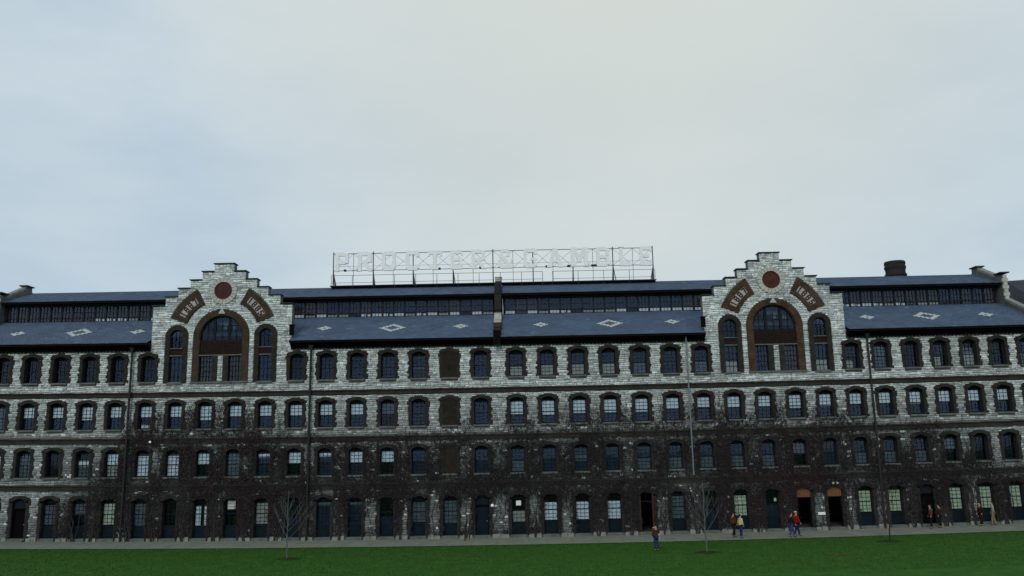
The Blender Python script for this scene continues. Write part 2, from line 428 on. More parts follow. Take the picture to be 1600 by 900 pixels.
# backing wall with real openings
def wall():
    mb = MB(); q = MB.quad
    def rect(x0, x1, z0, z1):
        n = max(1, int((x1-x0)/2.5))
        for k in range(n):
            a, b = x0+(x1-x0)*k/n, x0+(x1-x0)*(k+1)/n
            mb.quad((a, 0, z0), (b, 0, z0), (b, 0, z1), (a, 0, z1))
    cuts = [0, .22, 3.24, 4.83, 7.0, 8.54, 10.67, 12.27, 14.43, 15.4]
    rows = {1: (.22, 3.24), 3: (4.83, 7.0), 5: (8.54, 10.67), 7: (12.27, 14.43)}
    rn = {1: 1, 3: 2, 5: 3, 7: 4}
    for k in range(len(cuts)-1):
        z0, z1 = cuts[k], cuts[k+1]
        holes = []
        if k in rn: holes = [(U[i]-.54, U[i]+.54) for i in spec(rn[k])]
        if k in (7, 8):
            for c in TC: holes += [(c-3.57-.56, c-3.57+.56), (c+3.57-.56, c+3.57+.56), (c-1.75, c+1.75)]
        x = UL
        for a, b in sorted(holes):
            rect(x, a, z0, z1); x = b
        rect(x, UR, z0, z1)
    for c in TC:       # gable walls above the eave
        hz = {(-1.75, 1.75): (15.85, 1.75), (-4.13, -3.01): (15.93, .56), (3.01, 4.13): (15.93, .56)}
        xs = sorted(set([0]+[s*w for w, _ in STEPS for s in (-1, 1)]+[x for h in hz for x in h]))
        for a, b in zip(xs[:-1], xs[1:]):
            m = (a+b)/2; top = max([zt for w, zt in STEPS if abs(m) < w] or [15.4])
            h = next((h for h in hz if h[0] < m < h[1]), None)
            if h is None: mb.quad((c+a, 0, 15.4), (c+b, 0, 15.4), (c+b, 0, top), (c+a, 0, top))
            else:
                cz_, r = hz[h]; hc = (h[0]+h[1])/2; n = 10
                for j in range(n):
                    p, q2 = a+(b-a)*j/n, a+(b-a)*(j+1)/n
                    zp = cz_+math.sqrt(max(0, r*r-(p-hc)**2)); zq = cz_+math.sqrt(max(0, r*r-(q2-hc)**2))
                    mb.quad((c+p, 0, zp), (c+q2, 0, zq), (c+q2, 0, top), (c+p, 0, top))
        # thickness: stepped sides and back
        prev = 0
        for s in (-1, 1):
            for i, (w, zt) in enumerate(STEPS):
                zl = STEPS[i+1][1] if i+1 < len(STEPS) else 15.0
                mb.quad((c+s*w, .002, zl), (c+s*w, .65, zl), (c+s*w, .65, zt), (c+s*w, .002, zt))
                wi = STEPS[i-1][0] if i else 0
                mb.quad((c+s*wi, .002, zt), (c+s*w, .002, zt), (c+s*w, .65, zt), (c+s*wi, .65, zt))
                mb.quad((c+s*wi, .65, 18.3), (c+s*w, .65, 18.3), (c+s*w, .65, zt), (c+s*wi, .65, zt))
    # ends and rear
    for x in (UL, UR): mb.quad((x, 0, 0), (x, 17, 0), (x, 17, 15.4), (x, 0, 15.4))
    mb.quad((UL, 17, 0), (UR, 17, 0), (UR, 17, 15.4), (UL, 17, 15.4))
    return mb
build('wall', wall(), MT['mortar'], mill, bend=True)
# floors and a rear partition, so the rooms behind the glass are real and dark
mb = MB()
for z in (.1, 3.95, 7.6, 11.25, 14.85):
    for k in range(20):
        a, b = UL+.1+(UR-UL-.2)*k/20, UL+.1+(UR-UL-.2)*(k+1)/20
        mb.box(a, b-.001, .46, 6.98, z, z+.12)
for k in range(20):
    a, b = UL+.1+(UR-UL-.2)*k/20, UL+.1+(UR-UL-.2)*(k+1)/20
    mb.quad((a, 7, 0), (b, 7, 0), (b, 7, 17.5), (a, 7, 17.5))
build('floor', mb, MT['interior'], mill, bend=True)

# projecting string courses
def seg_box(mb, x0, x1, y0, y1, z0, z1, step=2.0):
    n = max(1, int(round((x1-x0)/step)))
    for k in range(n):
        a, b = x0+(x1-x0)*k/n, x0+(x1-x0)*(k+1)/n
        mb.box(a, b, y0, y1, z0, z1)
for z0, z1 in BANDS:
    x = UL+.02; i = 0
    pieces = []
    while x < UR-.02:
        w = 2.45 if UR-x > 3.4 else UR-.02-x
        mb = MB(); mb.box(-w/2+.004, w/2-.004, -.10, -.001, z0, z1-.10); mb.box(-w/2+.004, w/2-.004, -.17, -.001, z1-.10, z1)
        link('string_course_stone', mb.mesh('string_course_stone', MT['band']), mill, (x+w/2, 0, float(bow(x+w/2, z0)))); x += w
# plinth blocks between the ground-floor openings
xs = [UL]+[U[i] for i in range(36)]+[UR]
for a, b in zip(xs[:-1], xs[1:]):
    x0, x1 = a+.74, b-.74
    if a == UL: x0 = UL+.02
    if b == UR: x1 = UR-.02
    k = 2 if x1-x0 > .75 else 1
    for j in range(k):
        p, q2 = x0+(x1-x0)*j/k, x0+(x1-x0)*(j+1)/k
        if q2-p < .15: continue
        mb = MB(); hh = rnd.uniform(.24, .33); w = (q2-p)/2-.01
        mb.add([(-w, -.16, 0), (w, -.16, 0), (w, 0, 0), (-w, 0, 0), (-w+.02, -.14, hh), (w-.02, -.14, hh), (w, 0, hh+.03), (-w, 0, hh+.03)],
               [(0, 3, 2, 1), (4, 5, 6, 7), (0, 1, 5, 4), (1, 2, 6, 5), (2, 3, 7, 6), (3, 0, 4, 7)])
        link('plinth_block', mb.mesh('plinth_block', MT['plinth']), mill, ((p+q2)/2, 0, float(bow((p+q2)/2, 0))-.02))

# ------------------------------------------------------------------ windows
def arch_pts(hw, zs, ri, n=8):
    return [(-hw+2*hw*k/n, zs+ri*(1-((2*k/n)-1)**2)) for k in range(n+1)]
def surround_mesh(h, ri, name, var=0):
    """toothed brick surround of a segmental-headed opening; local z=0 at the opening's bottom; h = spring height"""
    mb = MB(); z = 0; k = 0
    zt = h+.20
    while z < zt-.01:
        z2 = min(z+.19, zt)
        for s in (-1, 1):
            hw = TEETH[var][0 if s < 0 else 1][min(k, 15)]-.012
            mb.box(*sorted((s*(.54 if z2 < h else .70), s*hw)), -.085+.008*((k*7+var) % 3), 0, z+.005, z2-.005)
            mb.box(*sorted((s*.54, s*.74)), 0, .42, z, min(z2, h))      # reveal
        z = z2; k += 1
    # head: voussoirs
    n = 9
    inn = arch_pts(.54, h, ri, n)
    outp = []
    for i in range(n+1):
        t = math.pi-math.pi*(.12+.76*i/n) if False else None
    for i in range(n):
        (xa, za), (xb, zb) = inn[i], inn[i+1]
        def o(x):
            X = x/.54*.84; return (X, h+.20+.25*(1-(X/.86)**2))
        A, B = o(xa), o(xb); g = .006
        mb.prism([(xa+g, za), (xb-g, zb), (B[0]-g, B[1]), (A[0]+g, A[1])], -.100+.006*(i % 2), 0)
        mb.quad((xa, 0, za), (xa, .42, za), (xb, .42, zb), (xb, 0, zb))
        # infill behind, up to the flat top of the rough opening
        mb.quad((xa, .001, za), (xb, .001, zb), (xb, .001, h+.262), (xa, .001, h+.262))
    return mb.mesh(name, MT['brown'])
def frame_mesh(h, ri, zlo, name, cols=3, rows=6, rail=.5):
    """timber sash frame with glazing bars; glass between zlo and arch head"""
    mb = MB(); y0, y1 = .30, .38; w = .54; f = .065
    pts = arch_pts(w, h, ri)
    mb.box(-w, -w+f, y0, y1, zlo, h); mb.box(w-f, w, y0, y1, zlo, h)
    mb.box(-w+f, w-f, y0, y1, zlo, zlo+.09)
    for (xa, za), (xb, zb) in zip(pts[:-1], pts[1:]):
        mb.add([(xa, y0, h-.10), (xb, y0, h-.10), (xb, y0, zb), (xa, y0, za), (xa, y1, h-.10), (xb, y1, h-.10), (xb, y1, zb), (xa, y1, za)],
               [(0, 1, 2, 3), (7, 6, 5, 4), (0, 4, 5, 1), (3, 2, 6, 7)])
    z0, z1 = zlo+.09, h-.10
    mid = z0+(z1-z0)*rail
    mb.box(-w+f, w-f, y0-.01, y1-.02, mid-.028, mid+.028)
    t = .013
    for c in range(1, cols):
        x = -w+f+(2*(w-f))*c/cols
        mb.box(x-t, x+t, y0+.02, y1-.03, z0, mid-.028); mb.box(x-t, x+t, y0+.02, y1-.03, mid+.028, z1)
    half = rows//2
    for (a, b) in ((z0, mid-.028), (mid+.028, z1)):
        for r_ in range(1, half):
            z = a+(b-a)*r_/half; 
            for c in range(cols):
                xa = -w+f+(2*(w-f))*c/cols+t; xb = -w+f+(2*(w-f))*(c+1)/cols-t
                mb.box(xa, xb, y0+.022, y1-.032, z-t, z+t)
    return mb.mesh(name, MT['frame']), z0, z1
def plane_y(x0, x1, z0, z1, y, m, name, wav=0):
    mb = MB(); n = 1 if not wav else 14
    for k in range(n):
        a, b = x0+(x1-x0)*k/n, x0+(x1-x0)*(k+1)/n
        ya, yb = y+wav*math.sin(k*2.1), y+wav*math.sin((k+1)*2.1)
        mb.box(a, b, 0, .004, z0, z1) if False else mb.add([(a, ya, z0), (b, yb, z0), (b, yb, z1), (a, ya, z1), (a, ya+.006, z0), (b, yb+.006, z0), (b, yb+.006, z1), (a, ya+.006, z1)],
               [(0, 1, 2, 3), (7, 6, 5, 4), (3, 2, 6, 7), (0, 4, 5, 1)])
    return mb.mesh(name, MT[m])
hU = 1.90; ri = .22
SUR = [surround_mesh(1.90, .22, 'brick_surround', v) for v in range(NV)]; SUR1 = [surround_mesh(2.76, .24, 'brick_surround', v) for v in range(NV)]
FR, gz0, gz1 = frame_mesh(hU, ri, 0.04, 'window'); 
FR1, g1z0, g1z1 = frame_mesh(2.76, .24, .84, 'window', 3, 6)
GL = plane_y(-.475, .475, gz0, gz1, .345, 'glass', 'glass'); GL1 = plane_y(-.475, .475, g1z0, g1z1, .345, 'glass', 'glass')
mb = MB(); mb.box(-.62, .62, -.14, .295, -.10, 0.03); SILL = mb.mesh('sill', MT['sill'])
mb = MB(); mb.box(-.539, .539, .0, .06, 0, 2.1)
for k in range(27):
    for j in range(6):
        x0 = max(-.535, -.64+j*.22+.11*(k % 2)); x1 = min(-.64+j*.22+.11*(k % 2)+.205, .535)
        z0 = .01+k*.078; top_ = 1.90+.22*(1-((x0+x1)/1.08)**2)
        if x1-x0 > .03 and z0+.07 < top_: mb.box(x0, x1, -.045-rnd.random()*.012, 0, z0, z0+.066)
BF = mb.mesh('brick_infill', MT['brickfill'])
mb = MB(); mb.box(-.62, .62, -.03, .14, 0, .84)
mb.box(-.54, -.42, .09, .14, 0, .84)
PANEL = MB(); PANEL.box(-.53, .53, .30, .36, 0, .82); PANEL.box(-.42, .42, .28, .299, .10, .72); PANEL = PANEL.mesh('panel', MT['panelblue'])
cache = {}
def blind(kind, a, b, x0=-.47, x1=.47, row1=False, y=.365, wav=0):
    z0, z1 = (g1z0, g1z1) if row1 else (gz0, gz1)
    key = (kind, round(a, 2), round(b, 2), x0, x1, row1, y)
    if key not in cache: cache[key] = plane_y(x0, x1, z0+(z1-z0)*a, z0+(z1-z0)*b, y, kind, 'blind', wav)
    return cache[key]
def sub(name, me, par, **p): return link(name, me, par, (0, 0, 0), **p)
for row in (4, 3, 2, 1):
    zb = ROWZ[row][0]
    for i, c in spec(row).items():
        u = U[i]; loc = (u, 0, zb+float(bow(u, zb+1)))
        r1 = row == 1; J = lambda s=.06: rnd.uniform(-s, s)
        surr = (SUR1 if r1 else SUR)[variant(i, row)]
        q = lambda kind, a, b, x0=-.47, x1=.47, **k: sub('blind', blind(kind, max(0, round((a)*20)/20), min(1, round(b*20)/20), x0, x1, row1=r1, **k), w)
        if c == 'B':
            w = link('bricked_up_window', BF, mill, loc); sub('brick_surround', surr, w); sub('sill', SILL, w); continue
        if c in 'DKP':                      # doors
            mb = MB()
            if c == 'D':                    # open arched doorway with orange-brown jambs
                for s in (-1, 1): mb.box(*sorted((s*.535, s*.45)), .02, .30, 0, 2.9)
                w = link('doorway', mb.mesh('doorway', MT['orangejamb']), mill, loc, label='open arched doorway with orange-brown jambs')
                mb = MB(); mb.box(-.45, -.41, .32, 1.1, 0, 2.2); sub('door_leaf', mb.mesh('door_leaf', MT['blackdoor']), w)
                mb = MB(); mb.box(-.45, .45, .20, .26, 2.2, 2.28); mb.box(-.02, .02, .20, .25, 2.28, 2.9); sub('transom', mb.mesh('transom', MT['frame']), w)
            else:
                mb.box(-.535, -.46, .12, .22, 0, 2.95); mb.box(.46, .535, .12, .22, 0, 2.95); mb.box(-.46, .46, .12, .22, 2.16, 2.24)
                w = link('door', mb.mesh('door', MT['blackdoor']), mill, loc, label='dark door under an orange boarded transom' if c == 'P' else 'dark closed door')
                mb = MB(); mb.box(-.46, .46, .24, .28, 0, 2.16)
                for (a, b, z0, z1) in ((-.36, -.05, .2, .95), (.05, .36, .2, .95), (-.36, -.05, 1.1, 1.95), (.05, .36, 1.1, 1.95)): mb.box(a, b, .225, .239, z0, z1)
                dl = sub('door_leaf', mb.mesh('door_leaf', MT['panelblue' if i == 17 else 'blackdoor']), w)
                if c == 'P':            # standing open, swung into the dark hall
                    dl.location = (-.44, .26, 0); dl.rotation_euler = (0, 0, R(98))
                    for v in dl.data.vertices: v.co.x += .46; v.co.y -= .24
                mb = MB(); mb.box(.32, .40, .17, .224, 1.0, 1.06)
                if c != 'P': sub('handle', mb.mesh('handle', MT['conduit']), w)
                mb = MB(); mm = 'plywood' if c == 'P' else 'frame'
                pts = arch_pts(.53, 2.76, .22); mb.prism([(-.53, 2.26)]+[(.53, 2.26)]+pts[::-1], .02 if c == 'P' else .16, .2)
                sub('transom_panel', mb.mesh('transom_panel', MT[mm]), w)
            sub('brick_surround', surr, w)
            mb = MB(); mb.box(-.70, .70, -.50, -.17, -.30, -.10); mb.box(-.66, .66, -.168, .12, -.30, -.003)
            sub('step', mb.mesh('step', MT['step']), w); continue
        w = link('window', FR1 if r1 else FR, mill, loc)
        sub('brick_surround', surr, w); sub('glass', GL1 if r1 else GL, w)
        if not r1: sub('sill', SILL, w)
        else:
            sub('panel', PANEL, w)
            mb = cache.get('sb')
            if not mb:
                mb = MB(); mb.box(-.62, .62, -.18, .295, -.22, -.01); mb = cache['sb'] = mb.mesh('sill', MT['step'])
            sub('sill', mb, w)
        B_ = 'blind'
        if c == 'h': q(B_, .5+J(.03), 1); q('blind_blue', 0, .45, y=.41)
        elif c == 'H': q(B_, .38+J(.04), 1); q('blind_blue', 0, .3, y=.41)
        elif c == 'q': q(B_, .5, 1); sub('paper', plane_y(-.40, -.05, .12, .42, .39, 'paper', 'paper'), w); sub('paper', plane_y(0, .22, .10, .34, .385, 'paper', 'paper'), w)
        elif c == 'o': q(B_ if row == 2 else 'blind_dim', .5, 1)
        elif c == 'L': x0 = rnd.choice([-.47, -.47, -.05, -.47]); q('blind_tan', 0, .42+J(.05), x0, .47 if x0 > -.4 or rnd.random() < .6 else .12); q('blind_blue', .45, 1, y=.42)
        elif c == 'T': q('blind_tan', .0, .55); q('blind_dim', 0, .8, y=.41)
        elif c == 'l': q('blind_dim', 0, .45); q('blind_blue', .5, 1, y=.42)
        elif c == 'g': q('blind_dim', 0, .95)
        elif c == 'f': q(B_, 0 if row > 1 else .02, .92, wav=.008)
        elif c == 'F': q(B_, .5, 1); q('blind_tan', .02, .5, y=.41)
        elif c == 'm': q(B_, .45, .72); q('blind_dim', 0, .45, y=.41)
        elif c == 'p': q(B_ if row == 2 else 'blind_dim', .80, .95); q('blind_blue', 0, .8, y=.42)
        elif c == 's': q('blind_dim', .4, .65); q('blind_blue', 0, 1, y=.42)
        elif c == 'u': q('blind_dim', .5, .95)
        elif c == 'b': q('blind_blue', 0, 1, y=.42)
        elif c == 't': q('blind_dim', .42, .52, y=.40); q('blind_blue', 0, 1, y=.42)
        elif c == 'y': q('blind_green' if i != 10 else 'blind_tan', .05, .97, wav=.01)
        elif c == 'e': q('blind_dim', .45, .95)
        elif c == 'w': q('blind_dim', .05, .9)
        elif c == 'G': q('blind_green', .05, .92, wav=.01)
        elif c == 'W': q(B_, .03, .78, wav=.012)
        elif c == 'n': q('blind_tan', 0, .45); sub('paper', plane_y(-.2, .18, 2.14, 2.50, .27, 'paper', 'paper'), w)
        elif c == 'c': q(B_, 0, .85, -.44, -.05, wav=.01); q(B_, 0, .85, .22, .42, wav=.01)
        elif c == 'v':
            mb = MB()
            for k in range(6): mb.box(-.30, .30, .25, .29, 2.15+.11*k, 2.15+.11*k+.055)
            sub('vent_louvre', mb.mesh('vent_louvre', MT['paper']), w)
        elif c == 'r': q('blind_blue', 0, .5); sub('paper', plane_y(.2, .38, 2.0, 2.25, .27, 'blind_tan', 'paper'), w)
        elif c == 'x':
            q('blind_blue', 0, .3)
            if i == 15:
                mb = MB(); mb.prism([(-.4, 1.1), (-.3, 1.1), (.44, 1.75), (.44, 1.85)], .25, .28); sub('loose_board', mb.mesh('loose_board', MT['blind_tan']), w)

# ------------------------------------------------------------------ gables
DIG = {'1': [(.42, 0, .62, 1), (.28, .74, .42, .86)],
       '8': [(.22, 0, .78, .16), (.22, .84, .78, 1), (.22, .43, .78, .58), (.14, .1, .34, .48), (.66, .1, .86, .48), (.14, .54, .34, .9), (.66, .54, .86, .9)],
       '7': [(.14, .83, .86, 1)], '5': [(.18, .84, .82, 1), (.18, .5, .38, .84), (.18, .44, .8, .6), (.64, .08, .86, .5), (.14, 0, .74, .16), (.14, .06, .32, .24)]}
def digit_mesh(ch):
    mb = MB()
    for j, (x0, z0, x1, z1) in enumerate(DIG[ch]): mb.box((x0-.5)*.40, (x1-.5)*.40, -.105-.002*j, -.07, (z0-.5)*.50, (z1-.5)*.50)
    if ch == '7': mb.prism([(-.04, -.25), (.06, -.25), (.15, .17), (.05, .17)], -.11, -.07)
    return mb.mesh('digit', MT['digit'])
DM = {k: digit_mesh(k) for k in DIG}
COP = {}
for ti, c in enumerate(TC):
    bz = float(bow(c, 17))
    # copings on the steps
    for k, (w, zt) in enumerate(STEPS):
        wi = STEPS[k-1][0] if k else 0
        for s in ((-1, 1) if k else (0,)):
            mb = MB()
            if s == 0: mb.box(-w-.07, w+.07, -.17, .75, 0, .07)
            else: mb.box(*sorted((s*(wi+.002), s*(w+.07))), -.17, .75, 0, .07)
            link('gable_coping', mb.mesh('gable_coping', MT['coping']), mill, (c, 0, zt+.003+bz))
    # medallion with radiating stones
    mb = MB(); n = 28
    for (r0, r1, y0, y1) in ((0, .30, -.11, -.07), (.30, .62, -.07, -.05), (.62, .72, -.05, -.12)):
        for k in range(n):
            a, b = 2*math.pi*k/n, 2*math.pi*(k+1)/n
            P = lambda r, t, y: (r*math.cos(t), y, r*math.sin(t))
            if r0 == 0: mb.add([P(0, 0, y0), P(r1, a, y1), P(r1, b, y1)], [(0, 1, 2)])
            else: mb.add([P(r0, a, y0), P(r1, a, y1), P(r1, b, y1), P(r0, b, y0)], [(0, 1, 2, 3)])
    med = build('medallion', mb, MT['medallion'], mill, (c, 0, 19.62+bz))
    mb = MB(); mb.ring(0, 0, .72, 1.10, 0, 2*math.pi/20-.03, 2, -.11, 0); vo = mb.mesh('voussoir', MT['pale'])
    for k in range(20):
        o = link('voussoir', vo, med); o.rotation_euler = (0, -2*math.pi*k/20, 0)
    # date panels
    for s, txt in ((-1, '1887'), (1, '1885')):
        a0, a1 = (118, 158.6) if s < 0 else (21.4, 62)
        ctr = 15.85
        mb = MB(); n = 12
        # toothed border, block by block
        for k in range(n):
            p = R(a0+(a1-a0)*k/n); q_ = R(a0+(a1-a0)*(k+1)/n)-.004
            t0, t1 = (.05, 0) if k % 3 == 1 else (0, .04)
            if k in (0, n-1): mb.ring(0, 0, 3.03, 4.44, p, q_, 2, -.12-.001*k, 0)
            else:
                mb.ring(0, 0, 3.08-t0, 3.36, p, q_, 2, -.12-.001*k, 0); mb.ring(0, 0, 3.94, 4.34+t1+t0, p, q_, 2, -.12-.001*k, 0)
                if k in (1, n-2): mb.ring(0, 0, 3.361, 3.939, p, q_, 2, -.118, 0)
        dp_ = build('date_panel', mb, MT['brown_warm'] if ti else MT['arch_brown'], mill, (c, 0, ctr+bz))
        mb = MB(); mb.ring(0, 0, 3.362, 3.938, R(a0+6.9), R(a1-6.9), 10, -.07, -.001); build('date_field', mb, MT['datebg'], dp_)
        for k, ch in enumerate(txt):
            am = (a1-9.6)-(a1-a0-19.4)*k/3 if True else 0
            a = R(am); r = 3.65
            o = link('digit', DM[ch], dp_, (r*math.cos(a), 0, r*math.sin(a))); o.rotation_euler = (0, -(a-math.pi/2), 0)
    # big arched window
    mb = MB(); n = 21; 
    for k in range(n):
        a, b = math.pi*k/n+.004, math.pi*(k+1)/n-.004
        mb.ring(0, 15.85-12.3, 1.75, 2.24, a, b, 2, -.10-.006*(k % 2), 0)
    mb.ring(0, 15.85-12.3, 1.70, 1.75, 0, math.pi, 20, 0, .30)
    zz = 0; k = 0
    while zz < 3.54:
        z2 = min(zz+.3, 3.55)
        for s in (-1, 1):
            mb.box(*sorted((s*1.75, s*2.235)), -.10-.006*(k % 2), 0, zz+.005, z2-.005); mb.box(*sorted((s*1.70, s*1.75)), -.09, .30, zz, z2)
        zz = z2; k += 1
    w = build('arched_window', mb, MT['brown_warm' if ti else 'arch_brown'], mill, (c, 0, 12.3+bz), label='large arched gable window with brick spandrel')
    mb = MB(); mb.prism([(-.27, 5.42), (.27, 5.42), (.05, 5.80), (-.05, 5.80)], -.20, -.112); build('keystone', mb, MT['pale'], w)
    mb = MB()
    for x in (-.62, .58): mb.box(x-.10, x+.10, .12, .24, 3.32, 5.15)
    mb.ring(0, 3.55, 1.62, 1.70, 0.05, math.pi-.05, 20, .12, .24); mb.box(-1.7, 1.7, .10, .24, 3.22, 3.32)
    for x in (-1.16, -.02, 1.14): mb.box(x-.015, x+.015, .15, .2, 3.32, 4.9 if abs(x) < .5 else 4.7)
    mb.box(-1.6, 1.6, .15, .195, 4.1, 4.13)
    build('mullion', mb, MT['frame'], w)
    for (xa, xb, za, zb) in ((.02, .30, 4.2, 4.42), (.06, .34, 4.5, 4.66), (.80, .92, 4.1, 4.5), (1.0, 1.12, 4.15, 4.45), (-1.05, -.97, 4.0, 4.12)):  # light of the windows opposite, painted as small pale patches behind the glass
        mb = MB(); mb.box(xa, xb, .34, .345, za, zb); build('painted_light_patch', mb, MT['blind_dim'], w)
    mb = MB(); pts = [(1.69*math.cos(math.pi*k/16), 3.55+1.69*math.sin(math.pi*k/16)) for k in range(17)]
    mb.prism([(-1.69, 3.3), (1.69, 3.3)]+pts, .205, .211); build('glass', mb, MT['glass'], w)
    mb = MB(); mb.box(-1.70, 1.70, .08, .3, 2.14, 3.22)
    for k in range(14):
        for j in range(5):
            mb.box(-1.68+k*.24+.012, -1.68+k*.24+.228, .055-.012*((k+j) % 2), .079, 2.16+j*.21+.01, 2.16+j*.21+.20)
    build('spandrel_panel', mb, MT['terracotta'], w)
    mb = MB(); mb.box(-1.72, 1.72, -.06, .3, 2.05, 2.139); build('transom_ledge', mb, MT['sill'], w)
    mb = MB()
    for s in (-1, 1): mb.box(*sorted((s*.225, s*.64)), -.085, .3, 0, 2.05)
    build('pier_brick', mb, MT['brown'], w)
    mb = MB(); mb.box(-.222, .222, -.02, .3, 0, 2.049); build('pier_backing', mb, MT['mortar'], w)
    mb = MB(); mb.box(-2.3, 2.3, -.15, .3, -.14, -.002); build('sill', mb, MT['sill'], w)
    for s in (-1, 1):
        xm = s*1.17; mb = MB()
        mb.box(xm-.53, xm-.47, .14, .22, 0, 2.05); mb.box(xm+.47, xm+.53, .14, .22, 0, 2.05)
        for k in range(1, 4): mb.box(xm-.47+.94*k/4-.014, xm-.47+.94*k/4+.014, .15, .20, .0, 2.05)
        for k in range(0, 6): mb.box(xm-.47, xm+.47, .152, .198, 2.0*k/5, 2.0*k/5+(.05 if k == 0 else .03))
        build('sash_frame', mb, MT['frame'], w)
        build_g = MB(); build_g.box(xm-.47, xm+.47, .203, .208, .02, 2.04); build('glass', build_g, MT['glass'], w)
        mb = MB(); mb.box(xm-.46, xm+.46, .25, .256, .03, 2.0); build('blind', mb, MT['shade_brown'] if not (ti and s < 0) else MT['blind_blue'], w)
    # narrow side windows
    for s in (-1, 1):
        mb = MB(); cx = 0; sp = 15.93-12.25
        for k in range(13):
            a, b = math.pi*k/13+.006, math.pi*(k+1)/13-.006
            mb.ring(0, sp, .56, .92, a, b, 2, -.09-.006*(k % 2), 0)
        mb.ring(0, sp, .52, .56, 0, math.pi, 14, 0, .3)
        zz = 0; k = 0
        while zz < sp-.01:
            z2 = min(zz+.28, sp); q2 = .90+.04*(k % 2)-.03
            for g in (-1, 1): mb.box(*sorted((g*.56, g*q2)), -.09-.006*(k % 2), 0, zz+.005, z2-.005); mb.box(*sorted((g*.52, g*.56)), -.08, .3, zz, z2)
            zz = z2; k += 1
        sw = build('side_arched_window', mb, MT['brown'], mill, (c+s*3.57, 0, 12.25+bz))
        mb = MB(); mb.box(-.52, .52, .05, .3, 2.2, 2.7); mb.box(-.53, .53, -.02, .3, 2.12, 2.199); mb.box(-.53, .53, -.02, .3, 2.701, 2.76); build('transom_panel', mb, MT['terracotta'], sw)
        mb = MB(); mb.box(-.56, .56, -.04, .049, 2.11, 2.19); mb.box(-.56, .56, -.04, .049, 2.705, 2.765); build('transom_ledge', mb, MT['sill'], sw)
        mb = MB(); mb.box(-.64, .64, -.14, .12, -.13, -.002); build('sill', mb, MT['sill'], sw)
        mb = MB()
        for g in (-1, 1): mb.box(*sorted((g*.52, g*.46)), .14, .22, 0, 2.12); mb.box(*sorted((g*.52, g*.46)), .14, .22, 2.76, sp)
        mb.ring(0, sp, .46, .52, 0, math.pi, 12, .14, .22)
        for x in (-.15, .15): mb.box(x-.013, x+.013, .15, .2, 0, 2.12); mb.box(x-.013, x+.013, .15, .2, 2.76, 4.1)
        for z in (.5, 1.03, 1.55, 3.25, 3.7): mb.box(-.46, .46, .152, .198, z-.013, z+.013)
        build('sash_frame', mb, MT['frame'], sw)
        mb = MB(); mb.box(-.46, .46, .203, .208, .02, 2.12); pts = [(.5*math.cos(math.pi*k/12), sp+.5*math.sin(math.pi*k/12)) for k in range(13)]
        mb.prism([(-.5, 2.77), (.5, 2.77)]+pts, .203, .208); build('glass', mb, MT['glass'], sw)
        if ti: mb = MB(); mb.box(-.44, .44, .25, .256, .03, .85); build('blind', mb, MT['blind_tan'], sw)
        mb = MB(); mb.box(-.46, .46, .27, .276, .03 if not ti else .9, 2.1); build('blind', mb, MT['blind_blue'], sw)
    # slate roof behind the gable, running back into the main roof
    mb = MB(); mb.add([(-3.9, .66, 16.9), (3.9, .66, 16.9), (0, .66, 20.7), (-3.9, 8.0, 16.9), (3.9, 8.0, 16.9), (0, 8.0, 20.7)],
                      [(0, 2, 5, 3), (1, 4, 5, 2), (0, 1, 2), (3, 5, 4)])
    build('gable_roof', mb, MT['slate'], mill, (c, 0, bz))

# ------------------------------------------------------------------ roofs
EZ, EY = 15.36, -.72          # front eave edge
CY, CZ = 5.2, 18.06           # foot of the clerestory
RY, RZ = 8.5, 21.30           # ridge
UY, UZ = 4.65, 19.84          # upper eave edge
FW = -1.66                    # fire wall position
def span_grid(mb, x0, x1, prof, th=.0):
    n = max(1, int(round((x1-x0)/2)))
    for k in range(n):
        a, b = x0+(x1-x0)*k/n, x0+(x1-x0)*(k+1)/n
        for (ya, za), (yb, zb) in zip(prof[:-1], prof[1:]):
            mb.quad((a, ya, za), (b, ya, za), (b, yb, zb), (a, yb, zb))
spans = [(UL+.0, TC[0]-5.64), (TC[0]+5.64, FW-.30), (FW+.30, TC[1]-5.64), (TC[1]+5.64, UR)]
sl_ = (CZ-EZ)/(CY-EY)
for (a, b) in spans:
    mb = MB()
    # slates laid in courses: each course a thin lapped sheet
    nc = 26
    prof = []
    for k in range(nc):
        y0 = EY+(CY-EY)*k/nc; y1 = EY+(CY-EY)*(k+1)/nc
        z0 = EZ+sl_*(y0-EY); z1 = EZ+sl_*(y1-EY)
        prof += [(y0, z0+.022), (y1, z1+.002)]
    span_grid(mb, a, b, prof)
    k0 = 6                     # the slates run on behind the gable walls
    if a > UL+1 and a != FW+.30: span_grid(mb, a-5.64, a, prof[2*k0:])
    if b < UR-1 and b != FW-.30: span_grid(mb, b, b+5.64, prof[2*k0:])
    build('lower_roof', mb, MT['slate'], mill, bend=True)
    mb = MB(); seg_box(mb, a, b, EY-.04, EY+.10, EZ-.17, EZ+.012); build('gutter', mb, MT['fascia'], mill, bend=True)
    mb = MB(); seg_box(mb, a, b, EY+.12, -.40, EZ-.22, EZ-.12); seg_box(mb, a, b, -.399, -.002, 15.02, EZ-.05); seg_box(mb, a, b, -.22, -.002, 14.78, 15.018)
    build('eave_soffit', mb, MT['fascia'], mill, bend=True)
    mb = MB(); n = int((b-a)/.30)
    for k in range(n): mb.box(a+.05+k*.30, a+.05+k*.30+.12, -.09, -.002, 14.72, 14.778)
    build('eave_dentils', mb, MT['pale'], mill, bend=True, kind='stuff')
    # rafter tails under the eave
    mb = MB(); n = int((b-a)/.62)
    for k in range(n): mb.box(a+.1+k*.62, a+.1+k*.62+.10, EY+.13, -.41, EZ-.32, EZ-.221)
    build('rafter_tails', mb, MT['fascia'], mill, bend=True, kind='stuff')
